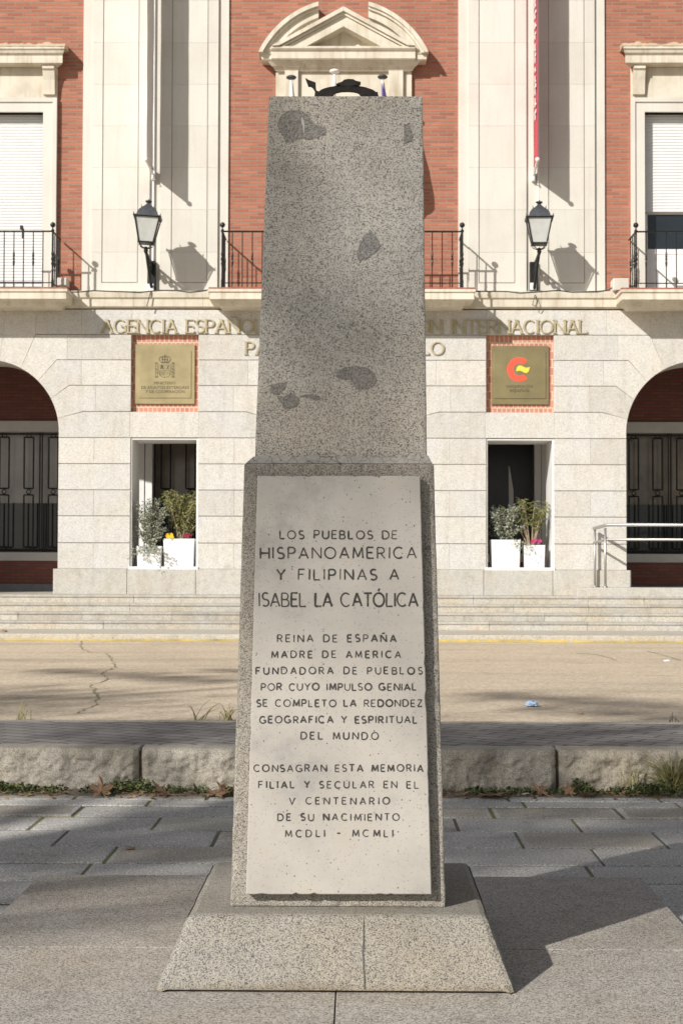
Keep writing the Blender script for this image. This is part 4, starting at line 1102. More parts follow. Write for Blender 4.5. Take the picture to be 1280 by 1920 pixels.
# ------------------------------------------------------------------ wall lanterns
def lantern(hub_px, hub_py, wall_px, label, rz, tilt):
    Yh = Yf - 0.86
    hub = atY(hub_px, hub_py, Yh); wl_ = atY(wall_px, 500, Yf + 0.0)
    t = thing('wall_lantern', label, 'lantern', wl_, 'black wall lanterns on the pilasters')
    T = Matrix.Translation(hub) @ Matrix.Rotation(R(tilt), 4, 'Y') @ Matrix.Rotation(R(rz), 4, 'Z')
    def fin(name, bm, m, parent=None):
        bmesh.ops.transform(bm, matrix=T, verts=bm.verts); o = local(obj(name, bm, m), t); return o
    z0, z1 = 0.11, 0.59; a, b = 0.135, 0.235
    def sq(h_, z): return [(-h_, -h_, z), (h_, -h_, z), (h_, h_, z), (-h_, h_, z)]
    bm = bmesh.new()
    lo, hi = sq(a, z0), sq(b, z1)
    for k in range(4): tube(bm, [lo[k], hi[k]], 0.013, 6)
    for q, r in ((lo, 0.016), (hi, 0.018)):
        for k in range(4): tube(bm, [q[k], q[(k+1)%4]], r, 6)
    box(bm, -a, a, -a, a, z0 - 0.012, z0 + 0.005)
    for q in lo:      # curled feet joining the hub
        tube(bm, [(q[0]*0.92, q[1]*0.92, z0), (q[0]*0.85, q[1]*0.85, z0 - 0.05), (q[0]*0.45, q[1]*0.45, 0.02), (q[0]*0.1, q[1]*0.1, 0)], 0.009, 6)
        tube(bm, [(q[0]*1.05, q[1]*1.05, z0 + 0.01), (q[0]*1.12, q[1]*1.12, z0 - 0.03)], [0.012, 0.002], 6)
    for q in hi: tube(bm, [(q[0]*1.03, q[1]*1.03, z1), (q[0]*1.1, q[1]*1.1, z1 + 0.06)], [0.014, 0.003], 6)
    fin('frame', bm, M['iron'])
    for k in range(4):
        bm = bmesh.new(); s = 0.93
        p = [Vector(lo[k])*1, Vector(lo[(k+1)%4]), Vector(hi[(k+1)%4]), Vector(hi[k])]
        p = [Vector((v.x*s, v.y*s, v.z)) for v in p]
        bm.faces.new([bm.verts.new(v) for v in p]); 
        r_ = bmesh.ops.extrude_face_region(bm, geom=bm.faces[:]); 
        for v in r_['geom']:
            if isinstance(v, bmesh.types.BMVert): v.co.x *= 0.96; v.co.y *= 0.96
        fin('glass_pane', bm, M['lampglass'])
    bm = bmesh.new(); pr = None
    for h_, z in ((0.265, z1 + 0.002), (0.265, z1 + 0.02), (0.205, z1 + 0.03), (0.19, z1 + 0.09), (0.155, z1 + 0.15), (0.115, z1 + 0.185), (0.10, z1 + 0.2), (0.05, z1 + 0.25), (0.042, z1 + 0.27)):
        rg = [bm.verts.new(p) for p in sq(h_, z)]
        if pr:
            for k in range(4): bm.faces.new((pr[k], pr[(k+1)%4], rg[(k+1)%4], rg[k]))
        else: bm.faces.new(rg[::-1])
        pr = rg
    bm.faces.new(pr)
    for sx in (-1, 1):
        for sy in (-1, 1): tube(bm, [(sx*0.115, sy*0.115, z1 + 0.18), (sx*0.13, sy*0.13, z1 + 0.235)], [0.012, 0.003], 5)
    fin('roof', bm, M['roofiron'])
    bm = bmesh.new(); lathe(bm, [(0.03,0),(0.03,.02),(0.06,.045),(0.07,.055),(0.06,.07),(0.02,.075),(0.008,.1)], (0, 0, z1 + 0.265), 12); fin('chimney_cap', bm, M['roofiron'])
    # bracket in world space: two arms with scrolls, a wall bar
    bm = bmesh.new(); W = Vector((wl_.x, Yf - 0.002, 0)); Hx = Vector((hub.x, hub.y, 0))
    zt, zb2 = hub.z - 0.13, hub.z - 0.62
    P = lambda s, z: Vector((W.x + (hub.x - W.x)*s, W.y + (hub.y - W.y)*s, z))
    tube(bm, [P(0.012, zb2 - 0.02), P(0.012, zt + 0.02)], 0.022, 6); tube(bm, [P(0.05, zt), P(0.5, zt + 0.02), P(0.85, hub.z - 0.07), P(1, hub.z - 0.06)], 0.028, 6)
    tube(bm, [P(0.04, zb2), P(0.3, zb2 + 0.14), P(0.6, zb2 + 0.34), P(0.86, hub.z - 0.10), P(1.0, hub.z - 0.05)], 0.03, 6)
    for s, z, r in ((0.14, zt - 0.13, 0.10), (0.32, zt - 0.11, 0.075), (0.50, zt - 0.08, 0.055), (0.64, zt - 0.06, 0.04)):
        tube(bm, [P(s + r*(1 - i/30)*math.cos(i*0.5)/0.86, z + r*(1 - i/30)*math.sin(i*0.5)) for i in range(24)], 0.021, 5)
    lathe(bm, [(0.02,-.10),(0.035,-.06),(0.045,-.03),(0.03,0),(0.045,.02),(0.02,.04)], hub, 10)
    box(bm, W.x - 0.085, W.x + 0.075, Yf - 0.06, Yf + 0.06, zb2 - 0.03, zt + 0.05, 0, 0.008)
    local(obj('bracket', bm, M['iron']), t)
    return t
lantern(273.5, 466, 285, 'black four-sided lantern leaning slightly beside the grey banner', 4, 3.0)
lantern(1010.5, 468, 1000.5, 'black four-sided lantern hanging upright below the red banner', -3, 0)

# white junction boxes below the lanterns, conduits, cables
def sbox(px0, px1, py0, py1, Y0, Y1, label, mat, name='junction_box'):
    a, b = atY(px0, py0, Y0), atY(px1, py1, Y0)
    bm = bmesh.new(); box(bm, a.x, b.x, Y0, Y1, b.z, a.z, 0, 0.012)
    box(bm, a.x + 0.01, b.x - 0.01, Y0 - 0.006, Y0 - 0.0005, b.z + 0.01, a.z - 0.01, 0, 0.003)
    tag(obj(name, bm, mat), label, 'junction box')
sbox(275, 288.5, 531.5, 545.5, Yf - 0.07, Yf + 0.05, 'small white box under the lantern by the grey banner', M['white'])
sbox(993.5, 1006, 529.5, 543.5, Yf - 0.07, Yf + 0.0, 'small white box under the lantern by the red banner', M['white'])
sbox(1149.5, 1179.5, 521, 544, Yf - 0.30, Yf + 0.09, 'large cream box on the ledge beside the balcony with the half raised shutter', M['limestone'])
sbox(107, 125, 520, 535, Yf - 0.25, Yf + 0.09, 'cream box on the ledge beside the left balcony', M['limestone'])
def conduit(px, y0, y1, label):
    a, b = atY(px, y0, Yf + 0.02), atY(px, y1, Yf + 0.02); bm = bmesh.new()
    tube(bm, [(a.x, Yf + 0.016, a.z), (a.x, Yf + 0.016, b.z)], 0.018, 8); tag(obj('conduit', bm, M['white']), label, 'conduit')
conduit(292, -300, 534, 'white vertical pipe on the pilaster behind the grey banner'); conduit(1008, -300, 534, 'white vertical pipe on the pilaster behind the red banner')
def cable(pts, label, r=0.011, Y=Yf - 0.13):
    bm = bmesh.new()
    for s in range(2):
        q = []
        for i, (x, y) in enumerate(pts): q.append(atY(x, y + (1.2 if s else -0.4)*math.sin(i*1.3 + s*2), Y - 0.012*s))
        tube(bm, q, r, 6)
    tag(obj('cable', bm, M['cable']), label, 'cable')
cable([(130,546),(150,547),(175,545.5),(200,546),(230,545.5),(262,547),(280,546),(305,545),(330,544.5),(355,546.5),(375,545),(395,543)], 'black cables along the ledge below the grey banner')
cable([(884,545),(905,546),(925,547),(950,546.5),(975,548),(1000,546.5),(1020,546.5),(1045,545),(1070,547.5),(1095,546),(1120,546),(1140,544),(1150,538)], 'black cables along the ledge below the red banner')
cable([(283,545),(281,552),(279,560),(277,568),(275,573)], 'short black cable drooping over the ledge below the grey banner', 0.008, Yf - 0.155)
cable([(1003,552),(1000,562),(998,572),(1003,574),(1007,566),(1004,556)], 'looped black cable hanging over the ledge below the red banner', 0.006, Yf - 0.155)

# ------------------------------------------------------------------ banners
def banner(wpx, wpy, bpx, bpy_, mat, polem, label, marks):
    Yo = Yf - 0.86
    wp = atY(wpx, wpy, Yf + 0.0); bp = atY(bpx, bpy_, Yo)
    t = thing('banner', label, 'banner', wp)
    bm = bmesh.new(); tube(bm, [wp, bp], 0.022, 8); ball(bm, bp, 0.045); local(obj('pole', bm, polem), t)
    bm = bmesh.new()
    box(bm, wp.x - 0.035, wp.x + 0.035, Yf - 0.05, Yf + 0.05, wp.z - 0.09, wp.z + 0.09, 0, 0.008)
    for s in (0.12, -0.05): tube(bm, [wp + Vector((0, -0.02, s)), wp + Vector((0, -0.13, s + 0.02)), wp + Vector((0, -0.16, s - 0.03)), wp + Vector((0, -0.09, s - 0.04))], 0.014, 6)
    local(obj('bracket', bm, M['white']), t)
    bm = bmesh.new(); n, mz = 14, 60
    top = zz(-320); g_ = []
    for i in range(n + 1):
        s = 0.10 + 0.86*i/n; base = wp.lerp(bp, s); col = []
        for j in range(mz + 1):
            z = base.z + 0.02 + (top - base.z)*j/mz
            wv = 0.004*math.sin(z*1.1 + s*3) + 0.002*math.sin(z*5.3 + s*9)
            col.append(bm.verts.new((base.x + wv, base.y, z)))
        g_.append(col)
    for a, b in zip(g_, g_[1:]):
        for j in range(mz): bm.faces.new((a[j], b[j], b[j+1], a[j+1]))
    ge = bmesh.ops.extrude_face_region(bm, geom=bm.faces[:])
    for v in ge['geom']:
        if isinstance(v, bmesh.types.BMVert): v.co.x += 0.004
    cl = local(obj('cloth', bm, mat), t)
    if marks:
        bm = bmesh.new(); rr = random.Random(5); z = bp.z + 0.85
        while z < top:
            hgt = rr.uniform(0.10, 0.2); s0 = 0.55; s1 = rr.uniform(0.72, 0.85)
            a, b = wp.lerp(bp, s0), wp.lerp(bp, s1)
            for za, zb3, sa, sb in ((z, z + 0.035, s0, s1), (z + 0.035, z + hgt, s0, s0 + 0.09)) if rr.random() < .6 else ((z, z + hgt, s0, s0 + .1), (z + hgt*.6, z + hgt, s0 + .1, s1)):
                A, B = wp.lerp(bp, sa), wp.lerp(bp, sb)
                v = [bm.verts.new(p) for p in ((A.x - 0.024, A.y, za), (B.x - 0.024, B.y, za), (B.x - 0.024, B.y, zb3), (A.x - 0.024, A.y, zb3))]
                bm.faces.new(v)
            z += hgt + rr.uniform(0.03, 0.09)
        ge = bmesh.ops.extrude_face_region(bm, geom=bm.faces[:])
        for v in ge['geom']:
            if isinstance(v, bmesh.types.BMVert): v.co.x += 0.012
        local(obj('white_lettering', bm, M['banner_white']), t)
    # upper pole out of frame
    wp2 = Vector((wp.x, wp.y, top)); bp2 = Vector((bp.x, bp.y, top)); bm = bmesh.new(); tube(bm, [wp2, bp2], 0.022, 8); local(obj('upper_pole', bm, polem), t)
banner(288, 329, 273.5, 298.5, M['banner_white'], M['white'], 'long pale grey banner hung edge-on from the pilaster', False)
banner(999.5, 331, 1007.5, 298.5, M['banner_red'], M['white'], 'long red banner with white marks hung edge-on from the pilaster', True)

# ------------------------------------------------------------------ flagpoles on the middle balcony
def flagpole(px, py, cap_m, cloth_m, label, side):
    Yp = YBL + 0.12
    top = atY(px, py, Yp); z0 = zS + 0.036
    t = thing('flagpole', label, 'flagpole', (top.x, Yp, z0), 'flagpoles on the middle balcony')
    bm = bmesh.new(); tube(bm, [(top.x, Yp, z0), (top.x, Yp, top.z)], 0.022, 8); lathe(bm, [(0.08,0),(0.08,.03),(0.03,.06)], (top.x, Yp, z0), 12); local(obj('pole', bm, M['white']), t)
    bm = bmesh.new(); ball(bm, (top.x, Yp, top.z + 0.01), 0.10, 0.42, 16); local(obj('finial', bm, cap_m, None, True), t)
    bm = bmesh.new(); rings = []
    rr = random.Random(px); n = 16
    for j in range(13):
        s = j/12; z = top.z - 0.10 - s*1.75; wd = 0.035 + 0.13*min(1, s*1.3)*(1 if s < 0.93 else 0.8)
        ring = []
        for k in range(n):
            a = 2*math.pi*k/n; r = wd*(0.7 + 0.3*math.sin(3*a + s*2 + px)) 
            ring.append(bm.verts.new((top.x + side*wd*0.85*min(1, s*2) + r*math.cos(a), Yp + 0.6*r*math.sin(a), z + (0.08*math.cos(a) if j == 12 else 0))))
        rings.append(ring)
    for a, b in zip(rings, rings[1:]):
        for k in range(n): 
            f = bm.faces.new((a[k], a[(k+1)%n], b[(k+1)%n], b[k])); f.material_index = 1 if (k < n//2 and isinstance(cloth_m, list)) else 0
    bm.faces.new(rings[0]); bm.faces.new(rings[-1][::-1])
    local(obj('furled_flag', bm, cloth_m, None, True), t)
flagpole(546, 145.5, M['roofiron'], M['banner_white'], 'flagpole with a dark disc finial and furled white flag behind the pedestal top', 1)
flagpole(627, 134, M['white'], [M['banner_white'], M['banner_red']], 'middle flagpole with a white disc finial and red and white flag', -1)
flagpole(717, 144.5, M['roofiron'], M['flag_purple'], 'flagpole with a dark disc finial and furled purple flag', 1)

# a black strap tied on the left balcony rail
a = atY(41, 425, YBL + 0.03)
bm = bmesh.new(); box(bm, a.x - 0.035, a.x + 0.02, a.y - 0.02, a.y + 0.06, a.z - 0.05, a.z + 0.03, 0, 0.01); box(bm, a.x + 0.0, a.x + 0.045, a.y - 0.012, a.y + 0.01, a.z - 0.22, a.z - 0.03, 0, 0.006)
tag(obj('strap', bm, M['iron']), 'short black strap tied over the left balcony rail', 'strap')

# ------------------------------------------------------------------ steel handrail on the ramp landing
YRf, YRb = 31.42, 32.08
rz = atY(1134, 1102, YRf).z
bm = bmesh.new(); a = atY(1082, 1104, YRf - 0.06); box(bm, a.x, a.x + 7, YRf - 0.06, Yf - 0.037, ZL - 0.01, rz, 0, 0.012); tag(obj('ramp_landing', bm, M['plinthgran']), None, None, None, 'structure')
hr = thing('handrail', 'stainless steel double handrail in front of the right arch', 'handrail', (atY(1134, 1102, YRf).x, YRf, rz))
c0 = atY(1138, 984, YRf); e0 = atY(1113, 991, YRb - 0.02); f0_ = atY(1138, 1011.5, YRf); g0 = atY(1113, 1018, YRb - 0.02)
bm = bmesh.new(); tube(bm, [e0, c0, c0 + Vector((6.4, 0, 0))], 0.034, 10); local(obj('top_rail', bm, M['steel'], None, True), hr)
bm = bmesh.new(); tube(bm, [g0, f0_, f0_ + Vector((6.4, 0, 0))], 0.026, 10); local(obj('mid_rail', bm, M['steel'], None, True), hr)
for p in (atY(1134.5, 1000, YRf), atY(1115, 1000, YRb - 0.03), atY(1134.5, 1000, YRf) + Vector((2.2, 0, 0)), atY(1134.5, 1000, YRf) + Vector((4.4, 0, 0))):
    bm = bmesh.new(); tube(bm, [(p.x, p.y + 0.02, rz), (p.x, p.y + 0.02, c0.z - 0.06)], 0.024, 10); lathe(bm, [(0.05,0),(0.05,.02),(0.028,.035)], (p.x, p.y + 0.02, rz), 12); local(obj('post', bm, M['steel'], None, True), hr)

# ------------------------------------------------------------------ planters and plants
zsill = zz(1062)
def planter(px0, px1, pyt, Y, label, mat=None):
    a, b = atY(px0, pyt, Y), atY(px1, 1062, Y); d = b.x - a.x; c = ((a.x + b.x)/2, Y + d/2)
    bm = bmesh.new(); hw_ = d/2; lv = [(hw_*0.93, zsill), (hw_, a.z - 0.02), (hw_, a.z), (hw_ - 0.025, a.z), (hw_ - 0.03, a.z - 0.06)]
    rg = [[bm.verts.new((c[0] + sx*h_, c[1] + sy*h_, z)) for sx, sy in ((-1,-1),(1,-1),(1,1),(-1,1))] for h_, z in lv]
    bm.faces.new(rg[0][::-1])
    for p, q in zip(rg, rg[1:]):
        for k in range(4): bm.faces.new((p[k], p[(k+1)%4], q[(k+1)%4], q[k]))
    bmesh.ops.bevel(bm, geom=[e for e in bm.edges if abs(e.verts[0].co.z - e.verts[1].co.z) > 0.1], offset=0.012, segments=2, affect='EDGES')
    t = thing('planter', label, 'planter', (*c, zsill)); local(obj('pot', bm, M['potwhite']), t)
    bm = bmesh.new(); box(bm, c[0]-hw_+.03, c[0]+hw_-.03, c[1]-hw_+.03, c[1]+hw_-.03, a.z - 0.08, a.z - 0.05); local(obj('soil', bm, M['earth']), t)
    return Vector((c[0], c[1], a.z - 0.05)), hw_
def leaf(bm, p, d, l, wd, fold=0.25, mi=0):
    d = d.normalized(); s = d.cross(Vector((random.uniform(-.4,.4), random.uniform(-.4,.4), 1))).normalized(); n = s.cross(d)
    pts = [p, p + d*l*0.5 + s*wd - n*l*0.05, p + d*l - n*l*0.18, p + d*l*0.5 - s*wd - n*l*0.05]
    v = [bm.verts.new(q) for q in pts]; m_ = bm.verts.new(p + d*l*0.5 + n*wd*fold)
    for k in range(4):
        f = bm.faces.new((v[k], v[(k+1)%4], m_)); f.material_index = mi
def bush(base, w_, h_, label, nst=34, trail=None, seed=1):
    rr = random.Random(seed); random.seed(seed)
    t = thing('silver_bush', label, 'plant', base)
    bs = bmesh.new(); bl = bmesh.new()
    for i in range(nst):
        a = rr.uniform(0, 2*math.pi); sp = rr.uniform(0.2, 1.0)
        end = base + Vector((math.cos(a)*w_*sp, math.sin(a)*w_*0.6*sp - 0.05, h_*(rr.uniform(0.3, 1.05) - 0.15*sp)))
        if trail and rr.random() < trail: end = base + Vector((math.cos(a)*w_*1.05, -abs(math.sin(a))*w_*0.7 - 0.28, -rr.uniform(0.02, 0.22)))
        mid = base.lerp(end, 0.5) + Vector((rr.uniform(-.04,.04), rr.uniform(-.04,.04), 0.10*h_))
        pts = [base.lerp(mid, s).lerp(mid.lerp(end, s), s) for s in [k/8 for k in range(9)]]
        tube(bs, pts, [0.006 - 0.0005*k for k in range(9)], 4)
        for k in range(2, 9):
            for _ in range(5):
                d = Vector((rr.uniform(-1,1), rr.uniform(-1,1), rr.uniform(-.6,1))); leaf(bl, pts[k] + d*0.02, d, rr.uniform(.035,.065), rr.uniform(.012,.02))
    local(obj('stems', bs, M['stem']), t); local(obj('foliage', bl, M['silver']), t)
def oleander(base, w_, h_, label, nst=11, seed=2, bare=0.35):
    rr = random.Random(seed); random.seed(seed)
    t = thing('oleander', label, 'plant', base)
    bs = bmesh.new(); bl = bmesh.new()
    for i in range(nst):
        a = rr.uniform(0, 2*math.pi); sp = rr.uniform(0.15, 1.0)
        end = base + Vector((math.cos(a)*w_*sp, math.sin(a)*w_*0.6*sp, h_*rr.uniform(0.62, 1.0)*(1 - 0.2*sp*sp)))
        mid = base.lerp(end, 0.5) + Vector((math.cos(a)*-0.03, 0, 0.04))
        st0 = base + Vector((math.cos(a)*0.05, math.sin(a)*0.05, 0))
        pts = [st0.lerp(mid, s).lerp(mid.lerp(end, s), s) for s in [k/10 for k in range(11)]]
        tube(bs, pts, [0.011 - 0.0007*k for k in range(11)], 5)
        for k in range(int(bare*10), 11):
            for _ in range(6 if k > 7 else 4):
                b_ = rr.uniform(0, 2*math.pi); d = Vector((math.cos(b_), math.sin(b_), rr.uniform(-.7, .8))); leaf(bl, pts[k], d, rr.uniform(.10,.17), rr.uniform(.010,.016))
    local(obj('stems', bs, M['stem']), t); local(obj('foliage', bl, M['oleander']), t)
def flowers(c, sp, mat, label, n=7, seed=1):
    rr = random.Random(seed); bm = bmesh.new(); bg_ = bmesh.new()
    root = thing('flower', label, 'flower', c)
    for i in range(n):
        p = Vector((c.x + rr.uniform(-sp, sp), c.y + rr.uniform(-.03,.03), c.z + rr.uniform(0.01, 0.07)))
        tube(bg_, [Vector((p.x, p.y, c.z - 0.06)), p], 0.003, 4)
        for k in range(5):
            a = 2*math.pi*k/5; q = [p, p + Vector((math.cos(a-.5)*.025, -0.012, math.sin(a-.5)*.025)), p + Vector((math.cos(a)*.034, -0.008, math.sin(a)*.034)), p + Vector((math.cos(a+.5)*.025, -0.012, math.sin(a+.5)*.025))]
            bm.faces.new([bm.verts.new(v) for v in q])
    local(obj('petals', bm, mat), root); local(obj('stalks', bg_, M['weed']), root)
Yp0 = Yf + 0.12
b1, h1 = planter(256, 303, 1024, Yp0, 'white pot half hidden under the drooping silver bush')
bush(b1 + Vector((0.02, -0.16, 0)), 0.36, 0.98, 'drooping silver grey bush spilling over its pot in the left opening', 110, 0.10, 4)
b2, h2 = planter(306, 364, 1010, Yp0, 'widest bright white pot, holding the broad leafy oleander')
oleander(b2, 0.62, 1.03, 'broad leafy oleander with drooping leaves in the left opening', 40, 2, 0.35)
flowers(Vector((wx(317), Yp0 + 0.02, b2.z + 0.07)), 0.07, M['fl_yellow'], 'yellow flowers at the rim of the widest white pot', 14, 1)
flowers(Vector((wx(350), Yp0 + 0.05, b2.z + 0.08)), 0.06, M['fl_red'], 'dark red flowers at the rim of the widest white pot', 10, 2)
b3, h3 = planter(920, 976, 1012, Yp0, 'white pot crossed by a vertical shadow edge under the upright silver bush')
bush(b3 + Vector((0.0, -0.08, 0)), 0.46, 0.74, 'rounded silver green bush with one trailing stem in the right opening', 84, 0.08, 8)
b4, h4 = planter(982, 1022, 1022, Yp0 + 0.04, 'narrowest white pot, under the bare-stemmed oleander')
oleander(b4 + Vector((-0.05, 0, 0)), 0.50, 1.0, 'sparse yellowish oleander with bare stems in the right opening', 20, 5, 0.58)
flowers(Vector((wx(1008), Yp0 + 0.05, b4.z + 0.08)), 0.10, M['fl_pink'], 'pink flowers below the bare-stemmed oleander', 12, 3)

# ------------------------------------------------------------------ weeds, leaves and litter on the ground
random.seed(21)
bm = bmesh.new()
for i in range(11000):
    x = random.uniform(-3.4, 3.4); y = YK - 0.05 - abs(random.gauss(0, 0.10))
    cl_ = noise.noise(Vector((x*2.3, 3, 0))) + 0.6*noise.noise(Vector((x*7, 9, 0)))
    dens = 0.45 + 1.1*cl_ + (0.3 if x < -1 else 0)
    if random.random() > dens: continue
    p = Vector((x, y, random.uniform(0.0, 0.03 + max(0, cl_)*0.09))); d = Vector((random.uniform(-1,1), random.uniform(-1,.4), random.uniform(.1,1)))
    leaf(bm, p, d, random.uniform(.015,.04), random.uniform(.007,.014))
tag(obj('ground_cover', bm, M['weed']), 'low green weeds growing along the foot of the kerb', 'weeds', None, 'stuff')
bm = bmesh.new(); tone = None
for i in range(1700):
    x = random.uniform(-3.2, 3.2); y = YK - 0.06 - abs(random.gauss(0, 0.15))
    if random.random() > 0.45 + noise.noise(Vector((x*2.5, 7, 0))): continue
    leaf(bm, Vector((x, y, 0.008)), Vector((random.uniform(-1,1), random.uniform(-1,1), random.uniform(0,.3))), random.uniform(.02,.07), random.uniform(.006,.024))
tag(obj('leaf_litter', bm, M['dead']), 'small brown leaf scraps scattered along the kerb', 'leaf litter', None, 'stuff')
bm = bmesh.new(); box(bm, -9, 9, YK - 0.30, YK - 0.0, -0.02, 0.0075); struct('kerb_soil', bm, M['earth'])
def tuft(px, py, Z, n, hgt, spr, label, mat):
    c = atZ(px, py, Z); bm = bmesh.new()
    for i in range(n):
        a = random.uniform(0, 2*math.pi); s = random.uniform(.2, 1)*spr; hh = hgt*random.uniform(.5, 1)
        p0 = c + Vector((random.gauss(0, .03), random.gauss(0, .02), 0)); p2 = c + Vector((math.cos(a)*s, math.sin(a)*s*0.6, hh*random.uniform(.5, 1))); p1 = p0.lerp(p2, .5) + Vector((0, 0, hh*0.35))
        q = [p0.lerp(p1, t).lerp(p1.lerp(p2, t), t) for t in [k/6 for k in range(7)]]
        tube(bm, q, [0.0045*(1 - k/7) + 0.0006 for k in range(7)], 3)
    o = obj('grass_tuft', bm, mat); tag(o, label, 'grass')
tuft(1262, 1490, 0.0, 150, 0.34, 0.28, 'large straw green grass tuft against the kerb at the right edge', M['straw'])
tuft(1185, 1489, 0.0, 14, 0.30, 0.10, 'thin tall grass blades by the kerb left of the large tuft', M['straw'])
tuft(425, 1352, ZR, 20, 0.17, 0.15, 'dry grass tuft at the road edge beside the pedestal', M['straw'])
tuft(370, 1352, ZR, 6, 0.22, 0.22, 'few arching dry grass stems at the road edge', M['straw'])
tuft(40, 1350, ZR, 8, 0.24, 0.10, 'wispy dry grass at the road edge on the left', M['straw'])
tuft(1262, 1356, ZR, 5, 0.12, 0.04, 'small dark twig of grass at the road edge on the right', M['cable'])
def plane_leaf(px, py, size, rz, label, lift=0.5, Z=0.012):
    size *= 0.95
    c = atZ(px, max(py, 1492), Z); bm = bmesh.new(); rim = []
    lob = [(-158,.35),(-135,.62),(-122,.72),(-110,.55),(-92,.42),(-78,.70),(-66,.98),(-56,.78),(-40,.50),(-28,.52),(-12,.85),(0,1.12),(10,.9),(22,.55),(38,.48),(52,.8),(63,.92),(76,.7),(92,.40),(108,.56),(124,.74),(140,.55),(158,.35)]
    cu = random.uniform(0.08, 0.26); tw = random.uniform(-.2, .2); ax = random.uniform(0, 6.28); mid_ = []
    def zz_(a, r): return size*(cu*r*r*(0.6 + 0.6*math.cos(2*(a - ax))) + tw*r*r*math.sin(a) + random.uniform(-.05, .05))
    for a, r in lob:
        r *= random.uniform(.82,1.15); t_ = R(a + 90 + random.uniform(-4, 4))
        rim.append(bm.verts.new((math.cos(t_)*r*size, math.sin(t_)*r*size, zz_(t_, r))))
        mid_.append(bm.verts.new((math.cos(t_)*r*size*.5, math.sin(t_)*r*size*.5, zz_(t_, r*.5) + random.uniform(-.02,.02)*size)))
    ct = bm.verts.new((0, 0, 0.0))
    for i in range(len(rim) - 1):
        bm.faces.new((ct, mid_[i], mid_[i+1])); bm.faces.new((mid_[i], rim[i], rim[i+1], mid_[i+1]))
    tube(bm, [(0, -0.3*size, 0.01), (0.1*size, -0.8*size, 0.03), (0.15*size, -1.1*size, 0.05)], 0.0025, 4)
    mt = Matrix.Translation(c + Vector((0,0,size*0.1))) @ Matrix.Rotation(R(rz), 4, 'Z') @ Matrix.Rotation(R(lift*60), 4, 'X')
    bmesh.ops.transform(bm, matrix=mt, verts=bm.verts)
    zmin = min(v.co.z for v in bm.verts); bmesh.ops.translate(bm, verts=bm.verts, vec=(0, 0, max(-0.2, 0.010 - zmin)))
    tag(obj('fallen_leaf', bm, M['dead']), label, 'leaf', 'fallen plane leaves along the kerb')
plane_leaf(190, 1476, 0.105, 20, 'upright brown lobed leaf standing against the kerb left of its joint', 0.62)
plane_leaf(306, 1476, 0.10, 70, 'orange brown leaf lying just right of the left kerb joint', 0.55)
plane_leaf(405, 1492, 0.12, -30, 'broad flat brown leaf nearest the pedestal on its left', 0.15)
plane_leaf(416, 1470, 0.09, 120, 'curled brown leaf leaning on the kerb close to the pedestal', 0.9)
plane_leaf(920, 1492, 0.15, 200, 'large dark brown leaf lying flat right of the pedestal', 0.12)
plane_leaf(1013, 1474, 0.09, 40, 'reddish brown leaf among weeds left of the right kerb joint', 0.7)
plane_leaf(1100, 1494, 0.10, 160, 'pointed brown leaf lying on paving right of the right kerb joint', 0.2)
plane_leaf(1066, 1476, 0.07, 10, 'small upright leaf at the right kerb joint', 0.9)
plane_leaf(1228, 1480, 0.08, 90, 'brown leaf tucked beside the large grass tuft', 0.5)
plane_leaf(88, 1470, 0.08, 130, 'shaded brown leaf among green weeds on the far left', 0.6)
# crumpled blue litter on the road
c = atZ(997, 1325, ZR); bm = bmesh.new()
bmesh.ops.create_icosphere(bm, subdivisions=3, radius=1)
for v in bm.verts:
    n = noise.fractal(v.co*2.2, 1, 2, 3); v.co *= (1 + 0.45*n); v.co = Vector((v.co.x*0.052, v.co.y*0.09, max(-0.01, v.co.z*0.035))) + c + Vector((0, 0, 0.02))
tag(obj('litter', bm, M['litter']), 'crumpled pale blue plastic scrap on the road', 'litter')
def scrap(px, py, Z, label, mat, s=0.02):
    c = atZ(px, py, Z); bm = bmesh.new(); bmesh.ops.create_icosphere(bm, subdivisions=2, radius=1)
    for v in bm.verts:
        v.co *= 1 + 0.4*noise.noise(v.co*2); v.co = Vector((v.co.x*s*1.6, v.co.y*s*1.3, max(-.2, v.co.z)*s*0.6)) + c + Vector((0,0,s*0.15))
    tag(obj('scrap', bm, mat), label, 'litter')
scrap(1088, 1340, ZR, 'tan scrap on the road right of the blue litter', M['dead'], 0.02)
scrap(1250, 1240, ZR, 'white scrap on the road far right', M['white'], 0.03)
scrap(985, 1491, 0.004, 'white scrap on the paving by the large dark leaf', M['offwhite'], 0.02)
scrap(245, 1592, 0.004, 'small dark brown scrap lying alone on the left paving', M['dead'], 0.016)
scrap(6, 1185, ZS, 'orange brown scrap on the far pavement at the left edge', M['dead'], 0.05)

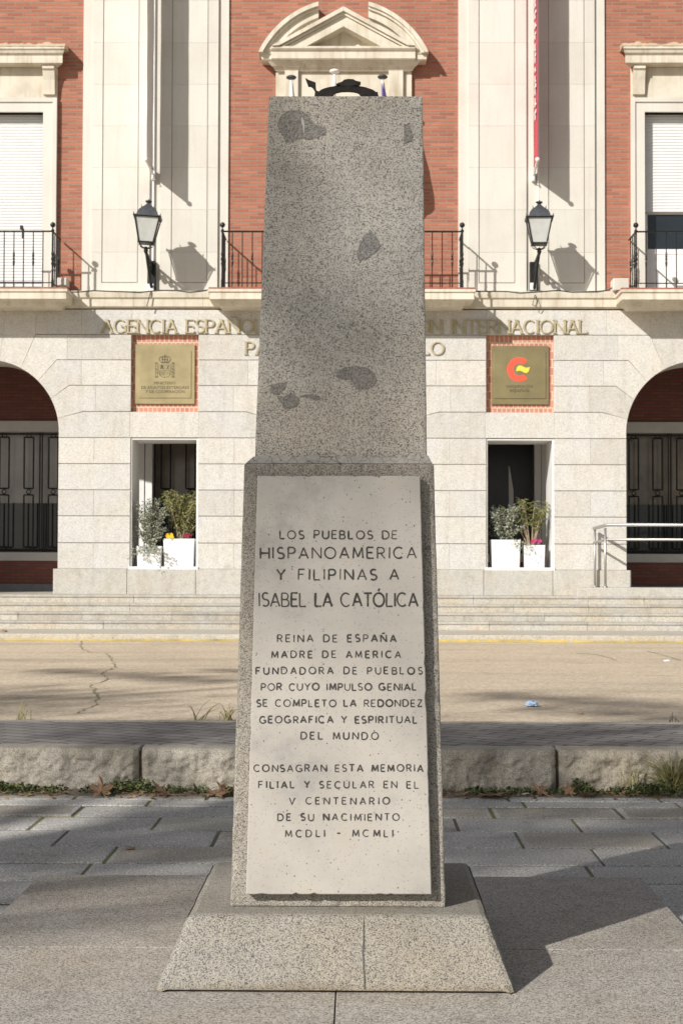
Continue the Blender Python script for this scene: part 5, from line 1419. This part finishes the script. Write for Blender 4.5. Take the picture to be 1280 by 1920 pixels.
# ------------------------------------------------------------------ shade trees behind the camera
e1 = Vector((math.cos(AZ), -math.sin(AZ), 0)); e2 = Vector((math.sin(AZ)*math.sin(EL), math.cos(AZ)*math.sin(EL), math.cos(EL)))
def shade_tree(a, b, t, ra, rb, n, label, seed, leafs=0.15, extra=(), lean=0.0, spread=0.42):
    rr = random.Random(seed)
    W = lambda a_, b_, t_: e1*a_ + e2*b_ - SUN*t_
    cen = W(a, b, t); root = thing('shade_tree', label, 'tree', (cen.x, cen.y, 0))
    bt = bmesh.new()
    hgt = cen.z
    tr_ = [Vector((cen.x + 0.15*math.sin(z), cen.y + 0.1*math.cos(z*.7), z)) - e1*lean*(1 - z/hgt)**0.5 for z in [hgt*k/8 for k in range(9)]]
    root.location = (cen.x - e1.x*lean, cen.y - e1.y*lean, 0)
    tube(bt, tr_, [0.30 - 0.024*k for k in range(9)], 10)
    bl = bmesh.new(); cl = []
    for i in range(70):
        while True:
            u, v, s = rr.uniform(-1,1), rr.uniform(-1,1), rr.uniform(-1,1)
            if u*u + v*v + s*s < 1: break
        cl.append(W(a + u*ra, b + v*rb, t + s*2.6))
    for c_ in cl[:40]:
        st_ = tr_[rr.randint(5, 8)]; m_ = st_.lerp(c_, 0.5) + Vector((0, 0, 0.4))
        tube(bt, [st_.lerp(m_, s).lerp(m_.lerp(c_, s), s) for s in [k/6 for k in range(7)]], [0.075 - 0.0095*k for k in range(7)], 6)
    for i in range(n):
        c_ = rr.choice(cl); p = c_ + Vector((rr.gauss(0,spread), rr.gauss(0,spread), rr.gauss(0,spread*.8)))
        d = Vector((rr.uniform(-1,1), rr.uniform(-1,1), rr.uniform(-1,.5))); leaf(bl, p, d, leafs*rr.uniform(.8,1.4), leafs*0.45)
    for (ea, eb, era, erb, en) in extra:     # long side boughs
        tip = W(ea - era, eb, t); st_ = tr_[7]; bough = [st_.lerp(W(ea + era, eb, t), k/4) for k in range(4)] + [W(ea + era*(1 - 2*k/6), eb, t) for k in range(7)]
        tube(bt, bough, [0.08 - 0.006*k for k in range(11)], 6)
        for i in range(en):
            p = W(ea + rr.uniform(-1, 1)*era, eb + rr.gauss(0, erb), t + rr.gauss(0, 0.7))
            d = Vector((rr.uniform(-1,1), rr.uniform(-1,1), rr.uniform(-1,.5))); leaf(bl, p, d, leafs*rr.uniform(.8,1.4), leafs*0.45)
    local(obj('trunk', bt, M['bark']), root); local(obj('crown', bl, M['crown']), root)
shade_tree(-7.4, 4.6, 16, 3.1, 1.45, 2050, 'broad leafy tree behind the camera, nearest the monument', 11, extra=((-8.6, 7.0, 1.5, 0.16, 330), (-7.6, 6.55, 1.2, 0.14, 200)))
shade_tree(-12.6, 4.4, 15, 3.2, 1.5, 2100, 'broad leafy tree behind the camera, farther left', 12, extra=((-14.6, 6.75, 1.6, 0.15, 260), (-13.6, 7.5, 1.3, 0.10, 150)))
shade_tree(-4.4, 5.0, 27, 1.35, 1.8, 860, 'slender sparse tree behind the camera shading the monument', 13, lean=5.5, spread=0.6)
